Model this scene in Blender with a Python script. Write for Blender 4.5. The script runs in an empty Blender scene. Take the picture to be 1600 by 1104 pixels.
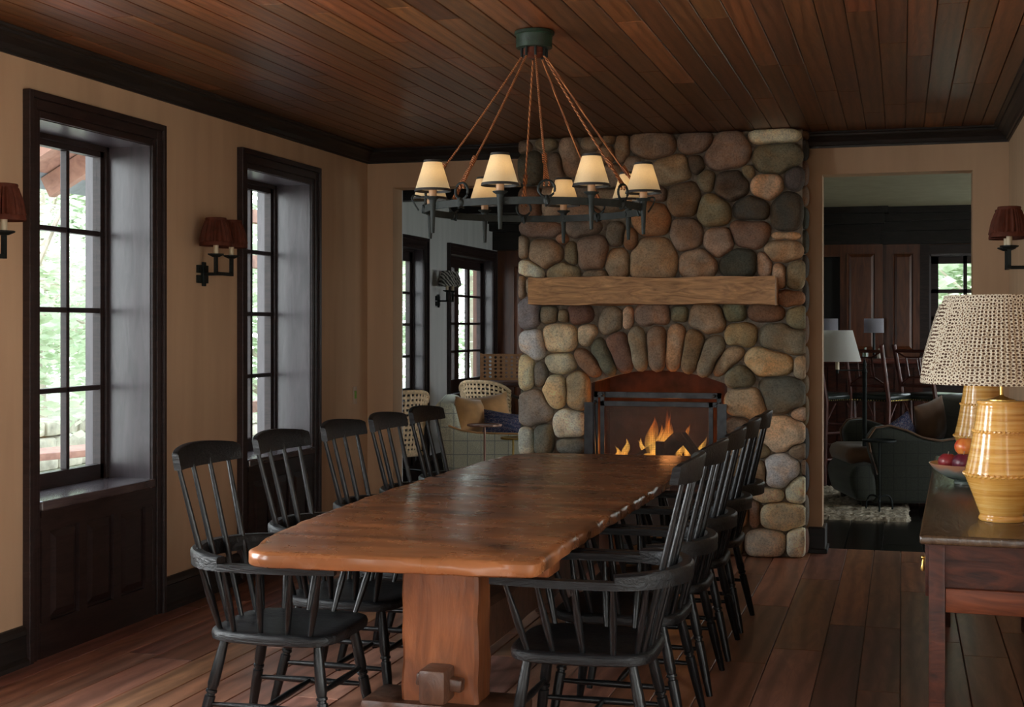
import bpy, bmesh, math, random
from mathutils import Vector, Matrix, noise
R = math.radians
PI = math.pi
sc = bpy.context.scene
COL = sc.collection
random.seed(7)

# ------------------------------------------------------------------ mesh helpers
class MB:
    """collects shapes into one mesh object"""
    def __init__(s):
        s.bm = bmesh.new()
        s.cl = None
    def box(s, c, d, rot=None, bev=0.0, seg=2):
        r = bmesh.ops.create_cube(s.bm, size=1.0)
        vs = r['verts']
        M = Matrix.Translation(Vector(c))
        if rot is not None:
            M = M @ rot
        M = M @ Matrix.Diagonal((d[0], d[1], d[2], 1))
        bmesh.ops.transform(s.bm, matrix=M, verts=vs)
        if bev > 0:
            es = list({e for v in vs for e in v.link_edges})
            bmesh.ops.bevel(s.bm, geom=es, offset=bev, segments=seg, affect='EDGES', profile=.5)
        return s
    def bx(s, x0, x1, y0, y1, z0, z1, bev=0.0):
        return s.box(((x0+x1)/2, (y0+y1)/2, (z0+z1)/2), (abs(x1-x0), abs(y1-y0), abs(z1-z0)), bev=bev)
    def rings(s, rings, close=True, cap=True):
        """rings: list of lists of points with equal counts"""
        vr = [[s.bm.verts.new(p) for p in r] for r in rings]
        n = len(vr[0])
        for a, b in zip(vr, vr[1:]):
            for i in range(n if close else n-1):
                j = (i+1) % n
                try: s.bm.faces.new((a[i], a[j], b[j], b[i]))
                except ValueError: pass
        if cap and n > 2:
            try:
                s.bm.faces.new(list(reversed(vr[0]))); s.bm.faces.new(vr[-1])
            except ValueError: pass
        return s
    def lathe(s, prof, c=(0, 0, 0), n=24, mod=None, cap=True):
        rr = []
        for r, z in prof:
            ring = []
            for i in range(n):
                a = 2*PI*i/n
                q = r*(mod(a, z) if mod else 1)
                ring.append((c[0]+q*math.cos(a), c[1]+q*math.sin(a), c[2]+z))
            rr.append(ring)
        return s.rings(rr, cap=cap)
    def turn(s, p0, p1, prof, n=12):
        """turned piece from p0 to p1; prof = [(t, r)]"""
        p0 = Vector(p0); p1 = Vector(p1); ax = (p1-p0).normalized()
        u = ax.cross(Vector((0, 0, 1)) if abs(ax.z) < .9 else Vector((1, 0, 0))).normalized()
        v = ax.cross(u)
        rr = []
        for t, r in prof:
            c = p0.lerp(p1, t)
            rr.append([c + u*(r*math.cos(2*PI*i/n)) + v*(r*math.sin(2*PI*i/n)) for i in range(n)])
        return s.rings(rr)
    def tube(s, pts, r, n=8, closed=False, flat=None):
        """tube along pts; flat=(w,h) gives a rectangular bar instead"""
        P = [Vector(p) for p in pts]; m = len(P); rr = []
        up = Vector((0, 0, 1))
        for i, p in enumerate(P):
            if closed: t = (P[(i+1) % m]-P[i-1]).normalized()
            else: t = (P[min(i+1, m-1)]-P[max(i-1, 0)]).normalized()
            ref = up if abs(t.dot(up)) < .95 else Vector((1, 0, 0))
            u = t.cross(ref).normalized(); v = u.cross(t)
            ra = r(i/(m-1)) if callable(r) else r
            if flat:
                w, h = flat
                rr.append([p+u*a*w/2+v*b*h/2 for a, b in ((1, 1), (-1, 1), (-1, -1), (1, -1))])
            else:
                rr.append([p + u*(ra*math.cos(2*PI*k/n)) + v*(ra*math.sin(2*PI*k/n)) for k in range(n)])
        if closed:
            rr.append(rr[0]); vr = [[s.bm.verts.new(q) for q in r_] for r_ in rr[:-1]]; vr.append(vr[0])
            k = len(vr[0])
            for a, b in zip(vr, vr[1:]):
                for i in range(k):
                    j = (i+1) % k
                    s.bm.faces.new((a[i], a[j], b[j], b[i]))
            return s
        return s.rings(rr)
    def prism(s, poly, z0, z1, bev=0, axis='z'):
        """poly in plan extruded; axis x: poly is (y,z), extruded in x; axis y: (x,z)"""
        def mk(a, b, k):
            return {'z': (a, b, k), 'x': (k, a, b), 'y': (a, k, b)}[axis]
        lo = [s.bm.verts.new(mk(a, b, z0)) for a, b in poly]
        hi = [s.bm.verts.new(mk(a, b, z1)) for a, b in poly]
        fs = [s.bm.faces.new(lo), s.bm.faces.new(hi)]
        n = len(poly)
        for i in range(n):
            j = (i+1) % n
            fs.append(s.bm.faces.new((lo[i], lo[j], hi[j], hi[i])))
        bmesh.ops.recalc_face_normals(s.bm, faces=fs)
        if bev:
            es = list({e for f in fs for e in f.edges})
            bmesh.ops.bevel(s.bm, geom=es, offset=bev, segments=2, affect='EDGES', profile=.5)
        return s
    def ball(s, c, r, u=16, v=10, rot=None):
        M = Matrix.Translation(Vector(c))
        if rot is not None: M = M @ rot
        if not hasattr(r, '__len__'): r = (r, r, r)
        M = M @ Matrix.Diagonal((r[0], r[1], r[2], 1))
        bmesh.ops.create_uvsphere(s.bm, u_segments=u, v_segments=v, radius=1, matrix=M)
        return s
    def quad(s, a, b, c, d):
        s.bm.faces.new([s.bm.verts.new(p) for p in (a, b, c, d)])
        return s
    def colour(s, col):
        """colour of every face not yet coloured"""
        if s.cl is None: s.cl = s.bm.loops.layers.color.new('Col')
        for f in s.bm.faces:
            if not f.tag:
                f.tag = True
                for l in f.loops: l[s.cl] = (col[0], col[1], col[2], 1)
        return s
    def obj(s, name, mat, parent=None, loc=None, rotz=0, smooth=True, angle=40, recalc=True):
        if recalc: bmesh.ops.recalc_face_normals(s.bm, faces=s.bm.faces)
        me = bpy.data.meshes.new(name)
        s.bm.to_mesh(me); s.bm.free()
        for m in (mat if isinstance(mat, (list, tuple)) else (mat,)): me.materials.append(m)
        if smooth:
            me.shade_smooth()
            me.set_sharp_from_angle(angle=R(angle))
        o = bpy.data.objects.new(name, me); COL.objects.link(o)
        if parent: o.parent = parent
        if loc is not None: o.location = loc
        o.rotation_euler = (0, 0, rotz)
        return o

def tag(o, label, cat, group=None, kind=None):
    if label: o['label'] = label
    if cat: o['category'] = cat
    if group: o['group'] = group
    if kind: o['kind'] = kind
    return o
def thing(name, label, cat, loc=(0, 0, 0), rotz=0, group=None):
    o = bpy.data.objects.new(name, None); COL.objects.link(o)
    o.empty_display_size = .1
    o.location = loc; o.rotation_euler = (0, 0, rotz)
    return tag(o, label, cat, group)
def struct_empty(name):
    o = bpy.data.objects.new(name, None); COL.objects.link(o); o['kind'] = 'structure'
    return o
def struct(o):
    o['kind'] = 'structure'; return o
KIDS = {}
def dup(root, loc, rotz, label, group=None):
    def rec(o, par):
        c = o.copy(); COL.objects.link(c); c.parent = par
        for ch in o.children: rec(ch, c)
        return c
    r = rec(root, None)
    r.location = loc; r.rotation_euler = (0, 0, rotz)
    r['label'] = label
    if group: r['group'] = group
    return r

# ------------------------------------------------------------------ materials
def srgb(r, g, b):
    f = lambda c: (c/255/12.92) if c/255 <= .04045 else ((c/255+.055)/1.055)**2.4
    return (f(r), f(g), f(b), 1)
def base_mat(name):
    m = bpy.data.materials.new(name); m.use_nodes = True
    nt = m.node_tree; b = nt.nodes['Principled BSDF']
    return m, nt, b
def N(nt, t, **k):
    n = nt.nodes.new(t)
    for a, v in k.items():
        if a in n.inputs: n.inputs[a].default_value = v
        else: setattr(n, a, v)
    return n
def coords(nt, scale=(1, 1, 1), rot=(0, 0, 0)):
    tc = nt.nodes.new('ShaderNodeTexCoord')
    mp = nt.nodes.new('ShaderNodeMapping'); mp.inputs['Scale'].default_value = scale; mp.inputs['Rotation'].default_value = rot
    nt.links.new(tc.outputs['Object'], mp.inputs['Vector'])
    return mp.outputs['Vector']
def ramp(nt, fac, stops):
    r = nt.nodes.new('ShaderNodeValToRGB'); e = r.color_ramp.elements
    while len(e) < len(stops): e.new(.5)
    for q, (p, c) in zip(e, stops): q.position = p; q.color = c
    nt.links.new(fac, r.inputs['Fac'])
    return r.outputs['Color']
def mixc(nt, a, b, fac=.5, mode='MULTIPLY'):
    m = nt.nodes.new('ShaderNodeMix'); m.data_type = 'RGBA'; m.blend_type = mode
    m.inputs[0].default_value = fac if not hasattr(fac, 'node') else 0
    if hasattr(fac, 'node'): nt.links.new(fac, m.inputs[0])
    for s, i in ((a, 6), (b, 7)):
        if hasattr(s, 'node'): nt.links.new(s, m.inputs[i])
        else: m.inputs[i].default_value = s
    return m.outputs[2]
def bump(nt, b, h, strength=.3, dist=.01):
    n = nt.nodes.new('ShaderNodeBump'); n.inputs['Strength'].default_value = strength; n.inputs['Distance'].default_value = dist
    nt.links.new(h, n.inputs['Height']); nt.links.new(n.outputs['Normal'], b.inputs['Normal'])
def plain(name, col, rough=.5, metal=0, spec=.5, var=.15, nscale=8, bmp=0, sheen=0, coat=0):
    m, nt, b = base_mat(name)
    v = coords(nt)
    n = N(nt, 'ShaderNodeTexNoise', Scale=nscale, Detail=4.0)
    nt.links.new(v, n.inputs['Vector'])
    c2 = tuple(max(0, x*(1-var)) for x in col[:3])+(1,); c3 = tuple(min(1, x*(1+var)) for x in col[:3])+(1,)
    nt.links.new(ramp(nt, n.outputs['Fac'], ((.3, c2), (.7, c3))), b.inputs['Base Color'])
    b.inputs['Roughness'].default_value = rough; b.inputs['Metallic'].default_value = metal
    b.inputs['Specular IOR Level'].default_value = spec
    b.inputs['Sheen Weight'].default_value = sheen
    b.inputs['Coat Weight'].default_value = coat
    if bmp: bump(nt, b, n.outputs['Fac'], bmp)
    return m
def wood(name, dark, light, grain=(1, 12, 12), scale=3, rough=.4, bmp=.15, vcol=False, spec=.5, coat=0, dist=1.0, coat_rough=.2, contrast=(.3, .7), fig=0, detail=6.0):
    m, nt, b = base_mat(name)
    v = coords(nt, grain)
    if vcol:   # offset the grain of each board
        a = nt.nodes.new('ShaderNodeVertexColor'); a.layer_name = 'Col'
        ad = nt.nodes.new('ShaderNodeVectorMath'); ad.operation = 'MULTIPLY_ADD'
        nt.links.new(a.outputs['Color'], ad.inputs[0]); ad.inputs[1].default_value = (37, 53, 29); nt.links.new(v, ad.inputs[2])
        v = ad.outputs[0]
    n = N(nt, 'ShaderNodeTexNoise', Scale=scale, Detail=detail, Distortion=dist, Roughness=.6)
    nt.links.new(v, n.inputs['Vector'])
    c = ramp(nt, n.outputs['Fac'], ((contrast[0], dark), (contrast[1], light)))
    if fig:
        w = N(nt, 'ShaderNodeTexWave', Scale=fig, Distortion=9.0, Detail=3.0); w.inputs['Detail Scale'].default_value = .7; w.bands_direction = 'X'
        nt.links.new(v, w.inputs['Vector'])
        c = mixc(nt, c, ramp(nt, w.outputs['Fac'], ((.0, (.60, .56, .52, 1)), (.5, (1, 1, 1, 1)), (1, (1.12, 1.1, 1.06, 1)))), .8)
    if vcol: c = mixc(nt, c, a.outputs['Color'], 1)
    nt.links.new(c, b.inputs['Base Color'])
    b.inputs['Roughness'].default_value = rough
    b.inputs['Specular IOR Level'].default_value = spec
    b.inputs['Coat Weight'].default_value = coat; b.inputs['Coat Roughness'].default_value = coat_rough
    if bmp: bump(nt, b, n.outputs['Fac'], bmp)
    return m

M = {}
# plaster with faint brushed streaks
def plaster(name, col, k=1.0):
    m, nt, b = base_mat(name)
    v = coords(nt, (6, 6, .7)); n = N(nt, 'ShaderNodeTexNoise', Scale=1.2, Detail=6.0); nt.links.new(v, n.inputs['Vector'])
    v2 = coords(nt, (18, 18, 6)); n2 = N(nt, 'ShaderNodeTexNoise', Scale=2, Detail=3.0); nt.links.new(v2, n2.inputs['Vector'])
    c = ramp(nt, n.outputs['Fac'], ((.25, tuple(x*.88 for x in col[:3])+(1,)), (.75, tuple(x*1.08 for x in col[:3])+(1,))))
    nt.links.new(c, b.inputs['Base Color']); b.inputs['Roughness'].default_value = .75; b.inputs['Specular IOR Level'].default_value = .25
    bump(nt, b, n2.outputs['Fac'], .12, .004)
    return m
M['plaster'] = plaster('warm_plaster', (.54, .36, .225, 1))
M['plaster_far'] = plaster('pale_plaster', (.72, .71, .70, 1))
M['plaster_ceiling'] = plaster('ceiling_plaster', (.36, .30, .20, 1))
M['trim'] = wood('dark_trim', (.012, .007, .0065, 1), (.036, .020, .018, 1), (2, 2, 14), 3, .40, .05, spec=.35)
M['trim_y'] = wood('dark_trim_long', (.011, .009, .008, 1), (.028, .021, .018, 1), (2, 1, 14), 3, .42, .05, spec=.25)
M['reveal'] = wood('stained_reveal', (.034, .025, .028, 1), (.075, .057, .062, 1), (8, 8, 1.2), 2.5, .30, .08, spec=.7)
M['sill'] = wood('stained_sill', (.045, .032, .034, 1), (.10, .075, .075, 1), (8, 1.2, 8), 2.5, .22, .05, spec=.8)
M['floor'] = wood('floor_boards', (.62, .60, .58, 1), (1.1, 1.1, 1.1, 1), (9, 1.4, 1), 1.6, .36, .08, vcol=True, spec=.6, dist=1.6, fig=.35)
M['ceil'] = wood('ceiling_boards', (.55, .52, .50, 1), (1.15, 1.12, 1.1, 1), (16, 1.5, 1), 1.5, .36, .12, vcol=True, spec=.5, dist=2.2, fig=.40)
M['table'] = wood('hewn_table_wood', (.055, .021, .009, 1), (.30, .108, .038, 1), (1.0, 3.6, 4), 1.5, .22, .0, spec=.5, dist=.8, detail=2.5, contrast=(.3, .7))
def table_bump():
    m = M['table']; nt = m.node_tree; b = nt.nodes['Principled BSDF']
    v = coords(nt, (3, 16, 5)); n = N(nt, 'ShaderNodeTexNoise', Scale=1.5, Detail=2.0, Distortion=.3); nt.links.new(v, n.inputs['Vector'])
    bump(nt, b, n.outputs['Fac'], .14, .005)
    v2 = coords(nt, (3, 3, 3)); n2 = N(nt, 'ShaderNodeTexNoise', Scale=3, Detail=4.0); nt.links.new(v2, n2.inputs['Vector'])
    r = ramp(nt, n2.outputs['Fac'], ((.3, (.24, .24, .24, 1)), (.75, (.34, .34, .34, 1))))
    nt.links.new(r, b.inputs['Roughness'])
table_bump()
M['table_leg'] = wood('trestle_wood', (.13, .038, .013, 1), (.30, .10, .036, 1), (8, 8, 1.5), 1.6, .32, .25, dist=1.8)
M['table_key'] = wood('dark_tenon_wood', (.045, .018, .010, 1), (.13, .06, .035, 1), (6, 6, 3), 3, .35, .4)
M['black'] = wood('ebonised_oak', (.0015, .0016, .0018, 1), (.008, .0086, .0098, 1), (1.2, 9, 9), 5, .36, .5, spec=.26, dist=2.0)
M['black_v'] = wood('ebonised_oak_turned', (.002, .0022, .0025, 1), (.007, .0076, .0085, 1), (12, 12, 1.2), 4, .28, .2, spec=.30)
M['iron'] = plain('wrought_iron', (.009, .012, .011, 1), .6, .2, .3) if 1 else plain('wrought_iron', (.014, .019, .018, 1), .5, .6, .5, .5, 60, .2)
M['iron_patina'] = plain('patinated_iron', (.009, .012, .0105, 1), .7, .0, .3, .5, 30, .3)
M['green_iron'] = plain('green_patina', (.007, .020, .010, 1), .5, .0, .5, .5, 25, .3)
M['rope'] = None
def rope_mat():
    m, nt, b = base_mat('rust_rope')
    v = coords(nt, (1, 1, 1)); w = N(nt, 'ShaderNodeTexWave', Scale=45, Distortion=1.0); w.bands_direction = 'DIAGONAL'
    nt.links.new(v, w.inputs['Vector'])
    nt.links.new(ramp(nt, w.outputs['Fac'], ((.2, (.13, .035, .008, 1)), (.8, (.42, .15, .045, 1)))), b.inputs['Base Color'])
    b.inputs['Roughness'].default_value = .8; bump(nt, b, w.outputs['Fac'], .8, .004)
    return m
M['rope'] = rope_mat()
def cloth_translucent(name, col, tr=.45):
    m, nt, b = base_mat(name)
    v = coords(nt); n = N(nt, 'ShaderNodeTexNoise', Scale=300, Detail=2.0); nt.links.new(v, n.inputs['Vector'])
    c = ramp(nt, n.outputs['Fac'], ((.3, tuple(x*.9 for x in col[:3])+(1,)), (.7, col)))
    nt.links.new(c, b.inputs['Base Color']); b.inputs['Roughness'].default_value = .8
    t = nt.nodes.new('ShaderNodeBsdfTranslucent'); nt.links.new(c, t.inputs['Color'])
    mx = nt.nodes.new('ShaderNodeMixShader'); mx.inputs[0].default_value = tr
    nt.links.new(b.outputs[0], mx.inputs[1]); nt.links.new(t.outputs[0], mx.inputs[2])
    nt.links.new(mx.outputs[0], nt.nodes['Material Output'].inputs['Surface'])
    return m
M['cream_shade'] = cloth_translucent('cream_card', (.80, .66, .42, 1), .5)
M['white_shade'] = cloth_translucent('white_linen', (.80, .78, .74, 1), .4)
M['grey_shade'] = cloth_translucent('grey_linen', (.34, .32, .36, 1), .3)
M['rust_shade'] = plain('rust_silk', (.085, .022, .011, 1), .7, 0, .2, .25, 30, .1)
M['black_ribbon'] = plain('black_ribbon', (.010, .009, .008, 1), .6)
M['candle_brown'] = plain('brown_candle_sleeve', (.30, .17, .085, 1), .5, var=.2, nscale=20)
M['candle_cream'] = plain('cream_candle_sleeve', (.62, .50, .33, 1), .45)
M['brass'] = plain('aged_brass', (.55, .38, .12, 1), .3, 1.0)
M['steel'] = plain('fireplace_steel', (.045, .047, .05, 1), .42, .7, .5, .4, 14, .1)
def stone_mat():
    m, nt, b = base_mat('river_stone')
    a = nt.nodes.new('ShaderNodeVertexColor'); a.layer_name = 'Col'
    v = coords(nt); n = N(nt, 'ShaderNodeTexNoise', Scale=90, Detail=5.0, Roughness=.75); nt.links.new(v, n.inputs['Vector'])
    n2 = N(nt, 'ShaderNodeTexNoise', Scale=9, Detail=5.0, Distortion=.6); nt.links.new(v, n2.inputs['Vector'])
    s1 = ramp(nt, n.outputs['Fac'], ((.33, (.55, .53, .5, 1)), (.5, (.95, .95, .95, 1)), (.7, (1.25, 1.22, 1.18, 1))))
    s2 = ramp(nt, n2.outputs['Fac'], ((.3, (.68, .66, .64, 1)), (.7, (1.15, 1.12, 1.08, 1))))
    n3 = N(nt, 'ShaderNodeTexNoise', Scale=5, Detail=3.0, Distortion=.8); nt.links.new(v, n3.inputs['Vector'])
    s3 = ramp(nt, n3.outputs['Fac'], ((.35, (1.10, .92, .76, 1)), (.5, (1, 1, 1, 1)), (.65, (.86, .96, 1.04, 1))))
    c = mixc(nt, a.outputs['Color'], s1, 1); c = mixc(nt, c, s2, 1); c = mixc(nt, c, s3, 1)
    nt.links.new(c, b.inputs['Base Color']); b.inputs['Roughness'].default_value = .82; b.inputs['Specular IOR Level'].default_value = .3
    mm = N(nt, 'ShaderNodeMath', operation='ADD'); nt.links.new(n.outputs['Fac'], mm.inputs[0]); nt.links.new(n2.outputs['Fac'], mm.inputs[1])
    bump(nt, b, mm.outputs[0], .6, .010)
    return m
M['stone'] = stone_mat()
M['mortar'] = plain('lime_mortar', (.24, .20, .155, 1), .95, var=.35, nscale=40, bmp=.8)
M['mantel'] = wood('hewn_oak_beam', (.26, .12, .044, 1), (.74, .40, .17, 1), (1.6, 7, 9), 2.2, .5, .5, dist=2.2)
M['firebox'] = plain('sooty_firebrick', (.06, .020, .011, 1), .75, var=.6, nscale=9, bmp=.3)
M['bark'] = plain('charred_log', (.045, .02, .012, 1), .8, var=.7, nscale=14, bmp=.8)
M['log_end'] = plain('split_log', (.22, .11, .055, 1), .8, var=.4, nscale=14, bmp=.5)
def flame_mat():
    m, nt, b = base_mat('flame')
    nt.nodes.remove(b)
    out = nt.nodes['Material Output']
    tc = nt.nodes.new('ShaderNodeTexCoord'); sp = nt.nodes.new('ShaderNodeSeparateXYZ'); nt.links.new(tc.outputs['Generated'], sp.inputs[0])
    lw = N(nt, 'ShaderNodeLayerWeight', Blend=.35)
    col = ramp(nt, sp.outputs['Z'], ((0, (1, .30, .03, 1)), (.3, (1, .50, .09, 1)), (.7, (1, .20, .02, 1)), (1, (.8, .07, .01, 1))))
    e = nt.nodes.new('ShaderNodeEmission'); nt.links.new(col, e.inputs['Color']); e.inputs['Strength'].default_value = 3.2
    t = nt.nodes.new('ShaderNodeBsdfTransparent')
    a = ramp(nt, lw.outputs['Facing'], ((.0, (.42, .42, .42, 1)), (.25, (.26, .26, .26, 1)), (.8, (0, 0, 0, 1))))
    a2 = ramp(nt, sp.outputs['Z'], ((.0, (1, 1, 1, 1)), (.45, (.65, .65, .65, 1)), (.95, (.05, .05, .05, 1))))
    v = coords(nt, (14, 14, 5)); n = N(nt, 'ShaderNodeTexNoise', Scale=1.0, Detail=2.0, Distortion=.8); nt.links.new(v, n.inputs['Vector'])
    f = mixc(nt, mixc(nt, a, a2, 1), ramp(nt, n.outputs['Fac'], ((.35, (.35, .35, .35, 1)), (.6, (1, 1, 1, 1)))), 1)
    mx = nt.nodes.new('ShaderNodeMixShader'); nt.links.new(f, mx.inputs[0]); nt.links.new(t.outputs[0], mx.inputs[1]); nt.links.new(e.outputs[0], mx.inputs[2])
    nt.links.new(mx.outputs[0], out.inputs['Surface'])
    return m
M['flame'] = flame_mat()
def ember_mat():
    m, nt, b = base_mat('glowing_embers')
    v = coords(nt); n = N(nt, 'ShaderNodeTexNoise', Scale=28, Detail=3.0); nt.links.new(v, n.inputs['Vector'])
    b.inputs['Base Color'].default_value = (.05, .02, .01, 1)
    nt.links.new(ramp(nt, n.outputs['Fac'], ((.5, (0, 0, 0, 1)), (.62, (1, .16, .02, 1)))), b.inputs['Emission Color']); b.inputs['Emission Strength'].default_value = 2.5
    return m
M['ember'] = ember_mat()
def mesh_screen():
    m, nt, b = base_mat('woven_wire_mesh')
    v = coords(nt, (1, 1, 1))
    sp = nt.nodes.new('ShaderNodeSeparateXYZ'); nt.links.new(v, sp.inputs[0])
    def lines(o):
        a = N(nt, 'ShaderNodeMath', operation='MULTIPLY'); nt.links.new(o, a.inputs[0]); a.inputs[1].default_value = 2*PI/.006
        s_ = N(nt, 'ShaderNodeMath', operation='SINE'); nt.links.new(a.outputs[0], s_.inputs[0])
        return s_.outputs[0]
    mxm = N(nt, 'ShaderNodeMath', operation='MAXIMUM'); nt.links.new(lines(sp.outputs['X']), mxm.inputs[0]); nt.links.new(lines(sp.outputs['Z']), mxm.inputs[1])
    f = ramp(nt, mxm.outputs[0], ((.2, (.25, .25, .25, 1)), (.8, (.6, .6, .6, 1))))
    b.inputs['Base Color'].default_value = (.12, .085, .065, 1); b.inputs['Roughness'].default_value = .6; b.inputs['Metallic'].default_value = .3
    t = nt.nodes.new('ShaderNodeBsdfTransparent')
    mx = nt.nodes.new('ShaderNodeMixShader'); nt.links.new(f, mx.inputs[0]); nt.links.new(t.outputs[0], mx.inputs[1]); nt.links.new(b.outputs[0], mx.inputs[2])
    nt.links.new(mx.outputs[0], nt.nodes['Material Output'].inputs['Surface'])
    return m
M['mesh'] = mesh_screen()
def glass_mat():
    m, nt, b = base_mat('window_glass'); nt.nodes.remove(b)
    t = nt.nodes.new('ShaderNodeBsdfTransparent'); t.inputs['Color'].default_value = (.95, .97, .96, 1)
    g = nt.nodes.new('ShaderNodeBsdfGlossy'); g.inputs['Roughness'].default_value = .02
    lw = N(nt, 'ShaderNodeLayerWeight', Blend=.5)
    pw = N(nt, 'ShaderNodeMath', operation='POWER'); nt.links.new(lw.outputs['Facing'], pw.inputs[0]); pw.inputs[1].default_value = 4
    fr = N(nt, 'ShaderNodeMath', operation='MULTIPLY_ADD'); nt.links.new(pw.outputs[0], fr.inputs[0]); fr.inputs[1].default_value = .5; fr.inputs[2].default_value = .03
    mx = nt.nodes.new('ShaderNodeMixShader'); nt.links.new(fr.outputs[0], mx.inputs[0]); nt.links.new(t.outputs[0], mx.inputs[1]); nt.links.new(g.outputs[0], mx.inputs[2])
    nt.links.new(mx.outputs[0], nt.nodes['Material Output'].inputs['Surface'])
    return m
M['glass'] = glass_mat()
M['console'] = wood('console_oak', (.014, .005, .004, 1), (.075, .019, .009, 1), (2.5, 2.5, 8), 2.2, .42, .15, dist=2.0, spec=.25)
M['console_top'] = wood('console_top_oak', (.026, .015, .009, 1), (.075, .046, .025, 1), (10, 1.2, 3), 2.2, .24, .3, spec=.6, dist=2.0)
M['console_rail'] = wood('console_rail_oak', (.055, .014, .006, 1), (.15, .040, .015, 1), (1.4, 1.4, 9), 2.2, .42, .15, dist=2.0, spec=.25)
def ceramic():
    m, nt, b = base_mat('ochre_glaze')
    v = coords(nt, (1.5, 1.5, 55)); n = N(nt, 'ShaderNodeTexNoise', Scale=1.3, Detail=5.0, Roughness=.7); nt.links.new(v, n.inputs['Vector'])
    c = ramp(nt, n.outputs['Fac'], ((.32, (.40, .16, .028, 1)), (.5, (.62, .33, .075, 1)), (.7, (.74, .50, .19, 1))))
    nt.links.new(c, b.inputs['Base Color']); b.inputs['Roughness'].default_value = .16; b.inputs['Coat Weight'].default_value = .4; b.inputs['Coat Roughness'].default_value = .06
    bump(nt, b, n.outputs['Fac'], .35, .004)
    return m
M['ceramic'] = ceramic()
def dotted():
    m, nt, b = base_mat('block_print_cotton')
    tc = nt.nodes.new('ShaderNodeTexCoord')
    # wrap the print round the shade: angle and height
    sp = nt.nodes.new('ShaderNodeSeparateXYZ'); nt.links.new(tc.outputs['Object'], sp.inputs[0])
    at = N(nt, 'ShaderNodeMath', operation='ARCTAN2'); nt.links.new(sp.outputs['Y'], at.inputs[0]); nt.links.new(sp.outputs['X'], at.inputs[1])
    cb = nt.nodes.new('ShaderNodeCombineXYZ')
    a = N(nt, 'ShaderNodeMath', operation='MULTIPLY'); nt.links.new(at.outputs[0], a.inputs[0]); a.inputs[1].default_value = 16
    z = N(nt, 'ShaderNodeMath', operation='MULTIPLY'); nt.links.new(sp.outputs['Z'], z.inputs[0]); z.inputs[1].default_value = 80
    nt.links.new(a.outputs[0], cb.inputs[0]); nt.links.new(z.outputs[0], cb.inputs[1])
    vo = N(nt, 'ShaderNodeTexVoronoi', Scale=1.0, Randomness=.35); vo.voronoi_dimensions = '2D'; nt.links.new(cb.outputs[0], vo.inputs['Vector'])
    c = ramp(nt, vo.outputs['Distance'], ((.26, (.075, .036, .018, 1)), (.34, (.66, .60, .47, 1)), (.50, (.66, .60, .47, 1)), (.60, (.20, .13, .08, 1))))
    nt.links.new(c, b.inputs['Base Color']); b.inputs['Roughness'].default_value = .85
    t = nt.nodes.new('ShaderNodeBsdfTranslucent'); nt.links.new(c, t.inputs['Color'])
    mx = nt.nodes.new('ShaderNodeMixShader'); mx.inputs[0].default_value = .25
    nt.links.new(b.outputs[0], mx.inputs[1]); nt.links.new(t.outputs[0], mx.inputs[2])
    nt.links.new(mx.outputs[0], nt.nodes['Material Output'].inputs['Surface'])
    return m
M['dots'] = dotted()
def tweed(name, col, line, s=.115):
    m, nt, b = base_mat(name)
    tc = nt.nodes.new('ShaderNodeTexCoord'); sp = nt.nodes.new('ShaderNodeSeparateXYZ'); nt.links.new(tc.outputs['Object'], sp.inputs[0])
    n = N(nt, 'ShaderNodeTexNoise', Scale=120, Detail=3.0); nt.links.new(tc.outputs['Object'], n.inputs['Vector'])
    c = ramp(nt, n.outputs['Fac'], ((.3, tuple(x*.7 for x in col[:3])+(1,)), (.7, tuple(min(1, x*1.15) for x in col[:3])+(1,))))
    tot = None
    for ax, off in (('X', .013), ('Z', .03)):
        a = N(nt, 'ShaderNodeMath', operation='MULTIPLY_ADD'); nt.links.new(sp.outputs[ax], a.inputs[0]); a.inputs[1].default_value = 1/s; a.inputs[2].default_value = off/s
        f = N(nt, 'ShaderNodeMath', operation='FRACT'); nt.links.new(a.outputs[0], f.inputs[0])
        l = N(nt, 'ShaderNodeMath', operation='LESS_THAN'); nt.links.new(f.outputs[0], l.inputs[0]); l.inputs[1].default_value = .055
        if tot is None: tot = l
        else:
            q = N(nt, 'ShaderNodeMath', operation='MAXIMUM'); nt.links.new(tot.outputs[0], q.inputs[0]); nt.links.new(l.outputs[0], q.inputs[1]); tot = q
    h = N(nt, 'ShaderNodeMath', operation='MULTIPLY'); nt.links.new(tot.outputs[0], h.inputs[0]); h.inputs[1].default_value = .65
    nt.links.new(mixc(nt, c, line, h.outputs[0], 'MIX'), b.inputs['Base Color']); b.inputs['Roughness'].default_value = .9; b.inputs['Sheen Weight'].default_value = .2
    return m
M['tweed'] = tweed('sage_check_tweed', (.66, .64, .48, 1), (.10, .14, .16, 1))
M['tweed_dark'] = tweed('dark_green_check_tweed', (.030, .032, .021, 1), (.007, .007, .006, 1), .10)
M['caramel'] = plain('caramel_velvet', (.62, .32, .12, 1), .8, var=.3, nscale=6, sheen=.4)
M['brown_velvet'] = plain('brown_velvet', (.12, .052, .018, 1), .8, var=.3, nscale=6, sheen=.4)
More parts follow.
